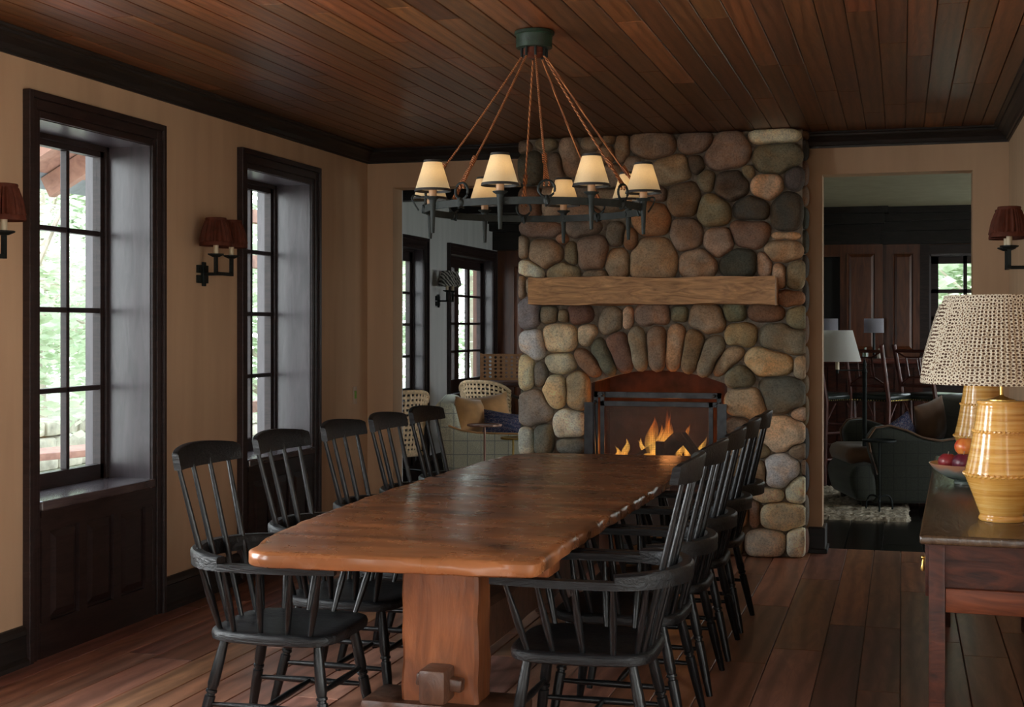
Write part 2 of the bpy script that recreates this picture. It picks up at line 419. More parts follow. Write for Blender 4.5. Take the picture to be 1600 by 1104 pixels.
def ikat():
    m, nt, b = base_mat('navy_zigzag_weave')
    v = coords(nt, (1, 1, 1)); w = N(nt, 'ShaderNodeTexWave', Scale=9, Distortion=6.0); w.inputs['Detail Scale'].default_value = 6; w.bands_direction = 'Z'
    nt.links.new(v, w.inputs['Vector'])
    c = ramp(nt, w.outputs['Fac'], ((.0, (.03, .04, .10, 1)), (.35, (.05, .07, .16, 1)), (.5, (.16, .03, .04, 1)), (.75, (.34, .34, .36, 1)), (.9, (.04, .05, .12, 1))))
    nt.links.new(c, b.inputs['Base Color']); b.inputs['Roughness'].default_value = .9
    return m
M['ikat'] = ikat()
M['wicker'] = plain('woven_rattan', (.78, .56, .33, 1), .6, var=.25, nscale=40)
M['dark_cane'] = plain('dark_cane_frame', (.035, .022, .015, 1), .4)
M['red_cane'] = plain('mahogany_cane', (.080, .018, .010, 1), .35, var=.4, nscale=15)
M['leather'] = plain('black_green_leather', (.018, .024, .021, 1), .28, var=.3, nscale=15, bmp=.1)
M['panel_wood'] = wood('cherry_panelling', (.050, .014, .006, 1), (.155, .048, .018, 1), (7, 7, 1), 1.6, .35, .05, dist=1.5)
M['game_wood'] = wood('game_board_wood', (.34, .15, .055, 1), (.55, .28, .12, 1), (2, 2, 8), 3, .4, .05)
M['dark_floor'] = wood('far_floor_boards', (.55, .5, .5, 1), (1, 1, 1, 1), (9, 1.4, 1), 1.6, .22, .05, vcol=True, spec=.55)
M['rug'] = plain('shaggy_wool', (.36, .30, .22, 1), .95, var=.45, nscale=30, bmp=1.0)
M['apple'] = None
def fruit(name, a, bcol, rough=.3):
    m, nt, b = base_mat(name)
    v = coords(nt, (18, 18, 5)); n = N(nt, 'ShaderNodeTexNoise', Scale=1.0, Detail=4.0); nt.links.new(v, n.inputs['Vector'])
    nt.links.new(ramp(nt, n.outputs['Fac'], ((.38, a), (.62, bcol))), b.inputs['Base Color']); b.inputs['Roughness'].default_value = rough
    return m
M['apple'] = fruit('red_yellow_apple', (.62, .06, .02, 1), (.85, .32, .07, 1))
M['plum'] = fruit('purple_plum', (.075, .010, .022, 1), (.16, .02, .04, 1), .35)
M['plum_red'] = fruit('red_plum', (.20, .018, .025, 1), (.30, .03, .035, 1), .35)
def bowl_mat():
    m, nt, b = base_mat('drip_glaze')
    tc = nt.nodes.new('ShaderNodeTexCoord'); sp = nt.nodes.new('ShaderNodeSeparateXYZ'); nt.links.new(tc.outputs['Object'], sp.inputs[0])
    v = coords(nt, (14, 14, 2)); n = N(nt, 'ShaderNodeTexNoise', Scale=1.0, Detail=1.0); nt.links.new(v, n.inputs['Vector'])
    a = N(nt, 'ShaderNodeMath', operation='MULTIPLY_ADD'); nt.links.new(n.outputs['Fac'], a.inputs[0]); a.inputs[1].default_value = -.05; nt.links.new(sp.outputs['Z'], a.inputs[2])
    c = ramp(nt, a.outputs[0], ((.0, (.08, .10, .09, 1)), (.018, (.16, .20, .18, 1)), (.034, (.24, .24, .22, 1)), (.052, (.46, .22, .13, 1))))
    nt.links.new(c, b.inputs['Base Color']); b.inputs['Roughness'].default_value = .25
    return m
M['bowl'] = bowl_mat()
M['leaf'] = plain('sunlit_leaves', (.30, .42, .16, 1), .6, var=.5, nscale=1.5)
def leafm():
    m, nt, b = base_mat('translucent_leaves')
    v = coords(nt); n = N(nt, 'ShaderNodeTexNoise', Scale=.9, Detail=4.0); nt.links.new(v, n.inputs['Vector'])
    c = ramp(nt, n.outputs['Fac'], ((.3, (.32, .42, .24, 1)), (.52, (.62, .69, .52, 1)), (.70, (.86, .82, .70, 1))))
    nt.links.new(c, b.inputs['Base Color']); b.inputs['Roughness'].default_value = .6
    t = nt.nodes.new('ShaderNodeBsdfTranslucent'); nt.links.new(c, t.inputs['Color'])
    mx = nt.nodes.new('ShaderNodeMixShader'); mx.inputs[0].default_value = .5
    nt.links.new(b.outputs[0], mx.inputs[1]); nt.links.new(t.outputs[0], mx.inputs[2])
    nt.links.new(mx.outputs[0], nt.nodes['Material Output'].inputs['Surface'])
    return m
M['leaf'] = leafm()
M['trunk'] = plain('pale_bark', (.42, .36, .29, 1), .85, var=.3, nscale=5, bmp=.4)
M['terrace'] = plain('pale_paving', (.62, .56, .52, 1), .8, var=.1, nscale=2)
M['grass'] = plain('lawn_grass', (.36, .36, .26, 1), .9, var=.3, nscale=3)
M['stonewall'] = plain('pale_field_stone', (.48, .43, .36, 1), .9, var=.35, nscale=6, bmp=.5)
M['cedar'] = wood('red_cedar', (.22, .11, .08, 1), (.38, .21, .15, 1), (2, 2, 2), 4, .7, .1)
M['roof_slate'] = plain('grey_slate', (.20, .22, .24, 1), .7)
M['white_plate'] = plain('painted_plate', (.46, .34, .24, 1), .5, var=.02)
M['green_led'] = plain('lime_rocker', (.16, .36, .03, 1), .5)
M['clear'] = M['glass']

# ------------------------------------------------------------------ the room's measures
XL, XR = -3.77, .665          # left and right wall faces
YB, YW = -2.4, 9.42           # wall behind the camera, wall with the fireplace
H = 2.80
WT = .30                      # outer wall thickness
XF, YF, HF = -4.6, 15.6, 2.80  # far room: left wall, end wall, ceiling
YW2 = 9.61

def boards(name, x0, x1, y0, y1, z, widths, cols, mat, up=True, lmin=1.2, lmax=3.2, gap=.0035, depth=.012, seed=1, ymax_len=None):
    rnd = random.Random(seed); mb = MB(); x = x0; bm = mb.bm
    mb.cl = bm.loops.layers.color.new('Col')
    while x < x1-.01:
        w = min(rnd.choice(widths)*rnd.uniform(.95, 1.05), x1-x)
        y = y0 - rnd.uniform(0, lmax*.6)
        while y < y1:
            L = rnd.uniform(lmin, lmax); ya, yb = max(y, y0), min(y+L, y1)
            if yb-ya > .02:
                c = rnd.choice(cols); k = rnd.uniform(.86, 1.14); c = (c[0]*k, c[1]*k*rnd.uniform(.96, 1.04), c[2]*k*rnd.uniform(.92, 1.08))
                a, b_ = x+gap/2, x+w-gap/2; ya += gap/4; yb -= gap/4
                e = .003; s = 1 if up else -1
                top = [bm.verts.new(p) for p in ((a+e, ya+e, z), (b_-e, ya+e, z), (b_-e, yb-e, z), (a+e, yb-e, z))]
                bot = [bm.verts.new(p) for p in ((a, ya, z-s*.003), (b_, ya, z-s*.003), (b_, yb, z-s*.003), (a, yb, z-s*.003))]
                dp = [bm.verts.new(p) for p in ((a, ya, z-s*depth), (b_, ya, z-s*depth), (b_, yb, z-s*depth), (a, yb, z-s*depth))]
                fs = [bm.faces.new(top)]
                for q, r_ in ((top, bot), (bot, dp)):
                    for i in range(4):
                        fs.append(bm.faces.new((q[i], r_[i], r_[(i+1) % 4], q[(i+1) % 4])))
                for f in fs:
                    f.tag = True
                    for l in f.loops: l[mb.cl] = (c[0], c[1], c[2], 1)
            y += L
        x += w
    # backing
    s = 1 if up else -1
    mb.box(((x0+x1)/2, (y0+y1)/2, z-s*(depth+.03)), (x1-x0, y1-y0, .06)); mb.colour((.006, .004, .003))
    return mb.obj(name, mat, smooth=False, recalc=False)
fc = [(.66, .46, .37), (.59, .40, .315), (.71, .51, .41), (.56, .385, .305), (.64, .465, .38)]
struct(boards('floor', XL-.02, XR+.02, YB, YW2, 0, (.12, .17, .2, .23, .15), fc, M['floor'], True, 1.0, 2.8, seed=3))
cc = [(.44, .27, .155), (.40, .245, .14), (.47, .295, .17), (.375, .23, .13), (.43, .275, .17), (.45, .265, .145)]
struct(boards('ceiling', XL-.02, XR+.02, YB, YW, H, (.119,), cc, M['ceil'], False, .9, 3.0, seed=5))
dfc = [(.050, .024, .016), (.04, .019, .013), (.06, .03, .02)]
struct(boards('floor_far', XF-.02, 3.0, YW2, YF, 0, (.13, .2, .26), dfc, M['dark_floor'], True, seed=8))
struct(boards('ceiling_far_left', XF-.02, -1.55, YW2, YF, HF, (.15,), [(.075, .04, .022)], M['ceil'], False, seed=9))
mb = MB(); mb.bx(-1.55, 3.0, YW2, YF, HF, HF+.08); struct(mb.obj('ceiling_far_right', M['plaster_ceiling'], smooth=False))
mb = MB()
for y in (10.6, 12.2, 13.8, 15.2): mb.bx(XF, -1.55, y, y+.16, HF-.10, HF+.0)
struct(mb.obj('trim_11', M['trim_y'], smooth=False))

# ------------------------------------------------------------------ walls with window holes
ZT, ZS = 2.45, .715
def wall_x(name, x0, x1, y0, y1, z1, holes, mat):
    mb = MB(); y = y0
    for a, b, zs, zt in sorted(holes):
        mb.bx(x0, x1, y, a, 0, z1)
        if zs > 0: mb.bx(x0, x1, a, b, 0, zs)
        mb.bx(x0, x1, a, b, zt, z1)
        y = b
    mb.bx(x0, x1, y, y1, 0, z1)
    return struct(mb.obj(name, mat, smooth=False))
def wall_y(name, y0, y1, x0, x1, z1, holes, mat):
    mb = MB(); x = x0
    for a, b, zs, zt in sorted(holes):
        if a-x > .005: mb.bx(x, a, y0, y1, 0, z1)
        if zs > 0: mb.bx(a, b, y0, y1, 0, zs)
        mb.bx(a, b, y0, y1, zt, z1)
        x = b
    mb.bx(x, x1, y0, y1, 0, z1)
    return struct(mb.obj(name, mat, smooth=False))
WINL = [(1.31, 2.28), (3.36, 4.33), (5.41, 6.385), (7.465, 8.40)]
wall_x('wall_left', XL-WT-.06, XL, YB, 10.0, H+.1, [(a, b, ZS-.03, ZT) for a, b in WINL], M['plaster'])
WINR = [(-1.6, -.4), (.5, 1.9), (2.5, 3.9)]
wall_x('wall_right', XR, XR+WT, YB, YW2, H+.1, [(a, b, .06, 2.3) for a, b in WINR], M['plaster'])
WINB = [(-3.2, -1.9), (-1.3, 0.0)]
wall_y('wall_back', YB-WT, YB, XL-WT, XR+WT, H+.1, [(a, b, .06, 2.35) for a, b in WINB], M['plaster'])
OPL, OPR = (-3.571, -2.50), (-.512, .443)
ZO = 2.52
wall_y('wall_fireplace', YW, YW2, XL, XR+.02, HF+.1, [(OPL[0], OPL[1], 0, ZO), (-2.09, -1.06, 0, 1.31), (OPR[0], OPR[1], 0, ZO+.005)], M['plaster'])
WF = [(12.06, 12.97), (13.83, 15.38)]
ZSF, ZTF = .80, 2.28
wall_x('wall_far_left', XF-.17, XF, 10.0, YF, HF+.1, [(a, b, ZSF-.03, ZTF) for a, b in WF], M['plaster_far'])
mb = MB(); mb.bx(XF-.25, XL, 9.98, 10.16, 0, HF+.1); struct(mb.obj('wall_return', M['plaster_far'], smooth=False))
WE = [(.285, 1.60, .9, 2.30)]
wall_y('wall_end', YF, YF+.25, XF-WT, 3.25, HF+.1, WE, M['panel_wood'])
wall_x('wall_far_right', 3.0, 3.25, YW2, YF, HF+.1, [(10.6, 12.2, .3, 2.3), (13.2, 14.9, .3, 2.3)], M['plaster_far'])
mb = MB(); mb.bx(XR+.02, 3.25, YW2-.1, YW2, 0, HF+.1); struct(mb.obj('wall_far_near', M['plaster_far'], smooth=False))

# ------------------------------------------------------------------ windows
PORTALS = []
def window(idx, x, y0, y1, zs, zt, ncol, depth=.25, room=+1, casing=.105, low=True, nrow=4, thick=(), simple=False, casing_top=.115, fw=.060, fh=.060, mw=.013):
    """window in an x-wall whose room face is at x; room=+1 when the room lies towards +x"""
    s = room; W = struct_empty('window_%d' % idx)
    xg = x - s*depth
    # reveal boards
    mb = MB()
    lo = zs if low else zs
    e = .004; xo = xg-s*(.13 if abs(depth-.25) < .01 else .06 if x < XL-.1 else .12); mb.bx(x+s*.002, xo, y0-.02, y0+e, lo-.028, zt); mb.bx(x+s*.002, xo, y1-e, y1+.02, lo-.028, zt); mb.bx(x+s*.002, xo, y0-.02, y1+.02, zt-e, zt+.02)
    mb.obj('jamb', M['reveal'], W, smooth=False)
    # casing: stepped profile
    mb = MB(); zb = 0 if low else zs-.06
    for w0, w1, t in ((0, casing*.3, .018), (casing*.3, casing*.72, .026), (casing*.72, casing, .040)):
        ct = casing_top/casing
        mb.bx(x, x+s*t, y0-w1, y0-w0, zb, zt+w1*ct, .003); mb.bx(x, x+s*t, y1+w0, y1+w1, zb, zt+w1*ct, .003)
        mb.bx(x, x+s*t, y0-w0, y1+w0, zt+w0*ct, zt+w1*ct, .003)
    mb.obj('casing', M['trim'], W, smooth=False)
    # sash
    mb = MB()
    xa, xb = xg-s*.005, xg-s*.05
    mb.bx(xa, xb, y0, y0+fw, zs, zt); mb.bx(xa, xb, y1-fw, y1, zs, zt); mb.bx(xa, xb, y0, y1, zt-fh, zt); mb.bx(xa, xb, y0, y1, zs, zs+fw+.015)
    mb.bx(xg+s*.012, xg-s*.01, y0, y0+.03, zs, zt, .003); mb.bx(xg+s*.012, xg-s*.01, y1-.03, y1, zs, zt, .003); mb.bx(xg+s*.012, xg-s*.01, y0, y1, zt-.03, zt, .003)
    mb.obj('sash', M['trim'], W, smooth=False)
    gy0, gy1, gz0, gz1 = y0+fw, y1-fw, zs+fw+.015, zt-fh
    mb = MB()
    for i in range(1, ncol):
        yc = gy0+(gy1-gy0)*i/ncol; hw = .075 if i in thick else mw
        mb.bx(xg-s*.006, xg-s*.045, yc-hw, yc+hw, gz0, gz1, .004)
    for i in range(1, nrow):
        zc = gz0+(gz1-gz0)*i/nrow
        mb.bx(xg-s*.006, xg-s*.045, gy0, gy1, zc-.013, zc+.013, .004)
    mb.obj('muntin_grid', M['trim'], W, smooth=False)
    # thin pale beads round each pane, on the outer side
    mb = MB(); mb.bx(xg-s*.028, xg-s*.031, gy0, gy1, gz0, gz1); mb.obj('pane', M['glass'], W, smooth=False)
    if low:
        mb = MB(); mb.bx(xg-s*.10, x+s*.036, y0-.004, y1+.004, zs-.045, zs, .008); mb.obj('sill', M['sill'], W, smooth=False)
        mb = MB()
        # panelled apron under the sill
        mb.bx(x-s*.02, x+s*.0015, y0, y1, .0, zs-.045)
        mb.bx(x-s*.002, x+s*.026, y0, y1, zs-.075, zs-.045)
        n = 3; st = .065; pw = ((y1-y0)-st*(n+1)-.02)/n
        zz0, zz1 = .16, zs-.135
        yy = y0+.01
        mb.bx(x-s*.002, x+s*.020, y0, y1, 0, zz0); mb.bx(x-s*.002, x+s*.020, y0, y1, zz1, zs-.045)
        for i in range(n+1):
            a = yy+i*(pw+st); mb.bx(x-s*.002, x+s*.020, a, a+st, zz0, zz1)
        for i in range(n):
            a = yy+st+i*(pw+st); b = a+pw
            o = [(a+.012, zz0+.012), (b-.012, zz0+.012), (b-.012, zz1-.012), (a+.012, zz1-.012)]
            q = [(a+.045, zz0+.045), (b-.045, zz0+.045), (b-.045, zz1-.045), (a+.045, zz1-.045)]
            mb.rings([[(x+s*.001, *p) for p in o], [(x+s*.0035, *p) for p in o], [(x+s*.019, *p) for p in q]])
        mb.obj('apron_panel', M['trim'], W, smooth=False)
    PORTALS.append(((xg-s*.08, (y0+y1)/2, (zs+zt)/2), (y1-y0, zt-zs), 'x', s))
    return W
wi = 1
for a, b in WINL:
    window(wi, XL, a, b, ZS, ZT, 3); wi += 1
for k, (a, b) in enumerate(WF):
    window(wi, XF, a, b, ZSF, ZTF, 3, depth=.10, thick=(1,) if k else (), fw=.12 if k else .09, fh=.12, mw=.04 if k else .013); wi += 1
for a, b in WINR:
    window(wi, XR, a, b, .06, 2.3, 3, depth=.15, room=-1, low=False, nrow=5); wi += 1
for a, b in ((10.6, 12.2), (13.2, 14.9)):
    window(wi, 3.0, a, b, .3, 2.3, 3, depth=.12, room=-1, low=False); wi += 1
# windows in y-walls
def window_y(idx, y, x0, x1, zs, zt, ncol, nrow, s, casing=.1):
    W = struct_empty('window_%d' % idx); yg = y+s*.14
    mb = MB()
    mb.bx(x0, x0+.02, y, yg, zs, zt); mb.bx(x1-.02, x1, y, yg, zs, zt); mb.bx(x0, x1, y, yg, zt-.02, zt); mb.bx(x0, x1, y, yg, zs, zs+.02)
    mb.obj('jamb', M['reveal'], W, smooth=False)
    mb = MB()
    mb.bx(x0-casing, x0, y, y-s*.03, zs-casing, zt+casing, .003); mb.bx(x1, x1+casing, y, y-s*.03, zs-casing, zt+casing, .003); mb.bx(x0, x1, y, y-s*.03, zt, zt+casing, .003); mb.bx(x0, x1, y, y-s*.03, zs-casing, zs, .003)
    mb.obj('casing', M['trim'], W, smooth=False)
    mb = MB(); f = .10
    mb.bx(x0, x0+f, yg, yg+s*.04, zs, zt); mb.bx(x1-f, x1, yg, yg+s*.04, zs, zt); mb.bx(x0, x1, yg, yg+s*.04, zt-f, zt); mb.bx(x0, x1, yg, yg+s*.04, zs, zs+f)
    mb.obj('sash', M['trim'], W, smooth=False)
    mb = MB()
    for i in range(1, ncol):
        c = x0+f+(x1-x0-2*f)*i/ncol; mb.bx(c-.02, c+.02, yg, yg+s*.035, zs, zt)
    for i in range(1, nrow):
        c = zs+f+(zt-zs-2*f)*i/nrow; mb.bx(x0, x1, yg, yg+s*.035, c-.02, c+.02)
    mb.obj('muntin_grid', M['trim'], W, smooth=False)
    mb = MB(); mb.bx(x0+f, x1-f, yg+s*.016, yg+s*.02, zs+f, zt-f); mb.obj('pane', M['glass'], W, smooth=False)
    PORTALS.append((((x0+x1)/2, yg+s*.08, (zs+zt)/2), (x1-x0, zt-zs), 'y', s))
for a, b in WINB:
    window_y(wi, YB, a, b, .06, 2.35, 3, 5, -1); wi += 1
window_y(wi, YF, .285, 1.60, .9, 2.30, 4, 4, 1); wi += 1

# ------------------------------------------------------------------ crown and base mouldings
CROWN = [(0, -.10), (.012, -.10), (.014, -.088), (.022, -.084), (.030, -.062), (.052, -.036), (.072, -.026), (.076, -.014), (.096, -.010), (.10, 0), (0, 0)]
BASE = [(0, 0), (.038, 0), (.038, .02), (.022, .035), (.020, .13), (.028, .138), (.022, .155), (.012, .172), (0, .175)]
def run_x(name, prof, x, s, z, y0, y1, mat, sc_=1.0):
    mb = MB(); mb.rings([[(x+s*a*sc_, y, z+b*sc_) for a, b in prof] for y in (y0, y1)]); return mb.obj(name, mat, smooth=False)
def run_y(name, prof, y, s, z, x0, x1, mat, sc_=1.0):
    mb = MB(); mb.rings([[(x, y+s*a*sc_, z+b*sc_) for a, b in prof] for x in (x0, x1)]); return mb.obj(name, mat, smooth=False)
struct(run_x('trim_1', CROWN, XL, 1, H, YB, YW, M['trim_y']))
struct(run_x('trim_2', CROWN, XR, -1, H, YB, YW, M['trim_y']))
struct(run_y('trim_3', CROWN, YW, -1, H, XL, -2.5, M['trim_y']))
struct(run_y('trim_4', CROWN, YW, -1, H, -.62, XR, M['trim_y']))
k = 0
def base_x(side, x, s, spans):
    mb = MB()
    for a, b in spans: mb.rings([[(x+s*p, y, q) for p, q in BASE] for y in (a, b)])
    struct(mb.obj('baseboard_'+side, M['trim_y'], smooth=False))
sp = []; y = YB
for a, b in WINL: sp.append((y, a-.105)); y = b+.105
sp.append((y, YW)); base_x('left', XL, 1, sp)
base_x('right', XR, -1, [(3.95, YW)])
mb = MB(); mb.rings([[(x, YW-p, q) for p, q in BASE] for x in (XL, OPL[0])])
mb.rings([[(x, YW-p, q) for p, q in BASE] for x in (OPR[1], XR)])
mb.bx(-.60, OPR[0]+.022, YW-.05, YW2+.02, 0, .17, .006); mb.bx(-.60, OPR[0]+.035, YW-.06, YW2+.03, 0, .03, .004)
struct(mb.obj('baseboard_fireplace', M['trim_y'], smooth=False))
sp = []; y = 10.16
for a, b in WF: sp.append((y, a-.105)); y = b+.105
mb = MB()
for a, b in sp: mb.rings([[(XF+p*1.2, yy, q*1.2) for p, q in BASE] for yy in (a, b)])
struct(mb.obj('baseboard_far', M['trim_y'], smooth=False))

# far end wall: deep dark cornice, raised wood panels, black sheet for a dark opening
mb = MB(); mb.bx(XF, 3.0, YF-.10, YF, 2.41, HF)
mb.bx(XF, 3.0, YF-.17, YF, 2.55, HF); mb.bx(XF, 3.0, YF-.24, YF, 2.65, HF); mb.bx(XF, 3.0, YF-.30, YF, 2.73, HF)
mb.bx(XF, -.22, YF-.20, YF, 2.41, HF); mb.bx(XF, -.18, YF-.34, YF, 2.62, HF); mb.bx(XF, -.14, YF-.42, YF, 2.73, HF)
struct(mb.obj('trim_5', M['trim_y'], smooth=False))
def raised(mb, x0, x1, z0, z1, y, t=.02, b=.05):
    mb.rings([[(x0, y, z0), (x1, y, z0), (x1, y, z1), (x0, y, z1)], [(x0, y-t, z0), (x1, y-t, z0), (x1, y-t, z1), (x0, y-t, z1)],
              [(x0+.012, y-t, z0+.012), (x1-.012, y-t, z0+.012), (x1-.012, y-t, z1-.012), (x0+.012, y-t, z1-.012)],
              [(x0+.02, y-t*.3, z0+.02), (x1-.02, y-t*.3, z0+.02), (x1-.02, y-t*.3, z1-.02), (x0+.02, y-t*.3, z1-.02)],
              [(x0+b, y-t, z0+b), (x1-b, y-t, z0+b), (x1-b, y-t, z1-b), (x0+b, y-t, z1-b)]])
mb = MB()
for a, b in ((-.58, -.27), (-.10, .13)): raised(mb, a, b, 1.25, 2.32, YF-.03 if a > -.2 else YF-.12); raised(mb, a, b, .2, 1.1, YF-.03 if a > -.2 else YF-.12)
mb.bx(-.65, -.20, YF-.12, YF, 0, 2.41); mb.bx(-.16, .19, YF-.03, YF, 0, 2.41)
mb.bx(-1.05, -.65, YF-.12, YF, 2.28, 2.41)
for a, b in ((-4.40, -3.9), (-3.8, -3.2), (-3.1, -2.6), (-2.5, -2.1)): raised(mb, a, b, .95, 2.24, YF, .02); raised(mb, a, b, .2, .85, YF, .02)
struct(mb.obj('trim_6', M['panel_wood'], smooth=False))
mb = MB(); mb.bx(-2.1, -.65, YF-.02, YF-.005, 0, 2.28); struct(mb.obj('trim_7', M['black_ribbon'], smooth=False))  # flat black sheet put in for the darkness inside an opening
mb = MB(); mb.bx(.19, .285, YF-.03, YF-.001, .8, 2.41); struct(mb.obj('trim_8', M['trim'], smooth=False))

# ------------------------------------------------------------------ fireplace
TH = math.atan(609/2150.)
def on_plane(u, v, y):
    """where the sight line of a measured point of the masonry meets the chimney face"""
    a = (u-800)/2150.; dx = -math.sin(TH)+math.cos(TH)*a; dy = math.cos(TH)+math.sin(TH)*a
    t = y/dy
    return (dx*t, 1.5+(512-v)/2150.*t)
YS = 9.17    # mortar face
FP = thing('stone_fireplace', 'floor-to-ceiling river stone fireplace with an arched opening and oak mantel', 'fireplace', (-1.57, YS, 0))
def rel(p): return (p[0]+1.57, p[1]-YS, p[2])
FX0, FX1 = -2.535, -.605
arch = []
ax0, ax1 = -2.035, -1.115
for i in range(17):
    t = i/16; x = ax0+(ax1-ax0)*t; arch.append((x, 1.125+.09*(1-(2*t-1)**2)))
# mortar body (chimney breast) with arched hole
mb = MB()
mb.prism([(FX0+.02, 0), (ax0, 0)]+arch+[(ax1, 0), (FX1-.02, 0), (FX1-.02, H-.003), (FX0+.02, H-.003)], YS, YW, axis='y')
for v in mb.bm.verts: v.co = rel(v.co)
mb.obj('chimney_breast', M['mortar'], FP, smooth=False)
G = {'g': (.33, .28, .23), 'b': (.25, .28, .31), 'n': (.25, .27, .235), 't': (.44, .35, .25), 'o': (.40, .27, .175), 'l': (.50, .46, .39), 'd': (.19, .19, .18), 'r': (.30, .215, .18), 'w': (.56, .53, .48)}
A = []   # cx cy w h ang colour  (measured on the chimney face)
for q in '''62 150 64 62 0 g;160 135 95 60 0 g;88 240 104 160 0 d;205 245 72 155 -5 g;262 190 88 170 0 g;365 130 92 62 0 g;445 112 60 46 0 r;430 180 84 84 0 g;500 155 72 130 8 g;648 137 208 118 5 g;840 130 184 100 -5 g;975 165 228 160 -12 g;1185 98 252 74 -3 l;1200 192 220 142 -5 g;735 247 162 140 -10 g;838 222 76 92 -10 r;550 225 72 72 0 g;450 278 112 112 0 g;885 298 78 102 10 g;1000 325 150 148 0 d;1075 258 60 64 0 g;1158 330 146 126 -5 t;1283 287 84 116 5 d;90 395 112 140 0 r;185 395 104 134 0 g;785 385 154 172 0 g;665 362 84 72 0 r;915 435 164 148 0 g;1085 425 172 126 0 d;1247 435 140 178 0 d;440 385 164 106 0 r;330 442 150 84 0 r;640 480 168 172 -8 o;792 542 154 168 0 g;1078 540 190 144 0 r;945 580 154 148 0 g;1240 547 146 36 0 t;1225 617 182 100 0 t;140 522 205 76 4 r;325 510 158 88 -5 g;475 542 78 112 5 g;545 567 72 108 -8 o;155 630 154 152 0 t;55 600 52 112 0 g;230 560 58 58 0 o;275 635 64 120 -5 g;370 632 150 176 5 g;480 670 126 138 5 g;642 642 226 214 0 g;845 670 174 142 0 g;1030 665 176 140 0 d;1145 672 72 118 -5 g;1215 727 58 116 -8 t;1290 725 80 142 5 g;90 700 124 82 18 l;236 708 156 90 0 g;385 722 124 50 0 g;48 782 42 122 0 g;97 775 66 92 0 g;1265 832 124 78 0 o'''.split(';'):
    a = q.split(); A.append((800+float(a[0])/2.906, 180+float(a[1])/2.906, float(a[2])/2.906, float(a[3])/2.906, float(a[4]), a[5]))
for q in '''70 120 82 136 0 b;150 130 70 70 0 n;208 135 50 52 0 g;268 128 100 78 0 r;390 155 86 108 8 g;458 142 42 86 4 t;553 130 142 86 0 g;657 127 70 66 0 n;769 147 142 116 8 g;870 120 92 76 0 n;998 120 138 72 0 r;1118 142 78 104 0 n;190 221 134 116 0 l;298 208 74 84 8 t;900 210 128 96 5 t;1065 228 200 118 5 n;85 246 92 124 -12 l;196 320 128 84 0 l;60 352 62 154 0 l;118 365 58 104 0 b;167 432 102 140 0 l;258 425 90 168 0 g;895 376 110 96 0 n;1010 312 184 118 8 t;1130 335 52 92 0 g;1056 442 184 144 5 n;925 472 164 124 8 t;97 496 138 152 0 b;225 555 128 120 0 l;887 561 92 66 0 g;1125 517 68 58 0 g;62 622 66 116 0 l;125 610 82 134 0 b;234 640 122 62 0 b;1060 597 172 142 -10 t;1122 662 80 66 0 g;1056 737 148 138 0 w;972 747 62 92 0 g;1148 727 32 62 0 g;1005 836 128 56 0 l;1115 813 84 112 8 l;952 905 38 122 0 g;1064 919 182 106 0 l;995 1021 158 106 0 l;1118 1016 82 118 8 l;75 740 100 90 0 l;190 730 116 92 0 t;262 712 50 60 0 g;80 835 104 86 0 g;190 830 108 92 0 n;90 930 120 90 0 l;215 925 106 86 0 t;80 1025 100 90 0 b;190 1025 110 90 0 l;265 1000 40 100 0 g;890 640 84 84 0 t;900 735 76 96 0 g;886 828 86 76 0 l;885 915 76 84 0 t;870 1020 76 100 0 g;985 660 60 60 0 g'''.split(';'):
    a = q.split(); A.append((800+float(a[0])/2.508, 440+float(a[1])/2.508, float(a[2])/2.508, float(a[3])/2.508, float(a[4]), a[5]))
ARCH = []
for q in '''298 316 130 66 42 r;358 286 168 62 62 n;428 270 168 80 72 r;497 260 172 62 82 t;570 253 184 72 88 g;640 252 188 70 97 g;710 265 182 76 102 g;780 286 172 80 113 g;847 305 168 62 137 g'''.split(';'):
    a = q.split(); ARCH.append((800+float(a[0])/2.508, 440+float(a[1])/2.508, float(a[2])/2.508, float(a[3])/2.508, float(a[4]), a[5]))
ALL = A+ARCH
def ndist(s, x, y):
    c, sn = math.cos(R(s[4])), math.sin(R(s[4])); dx, dy = x-s[0], y-s[1]
    a = (dx*c+dy*sn)/(s[2]/2); b = (-dx*sn+dy*c)/(s[3]/2)
    return (abs(a)**2.6+abs(b)**2.6)**(1/2.6)
def outline(s, n=36):
    near = [o for o in ALL if o is not s and math.hypot(o[0]-s[0], o[1]-s[1]) < 130]
    out = []
    for i in range(n):
        a = 2*PI*i/n; cx, cy = math.cos(a), math.sin(a); r = 2.0
        while r < 140:
            x, y = s[0]+cx*r, s[1]+cy*r; d = ndist(s, x, y)
            if d > 1.17 or any(ndist(o, x, y) < d for o in near): break
            r += .7
        out.append(max(r-1.5, 3))
    for _ in range(2): out = [(out[i-1]+2*out[i]+out[(i+1) % n])/4 for i in range(n)]
    return out
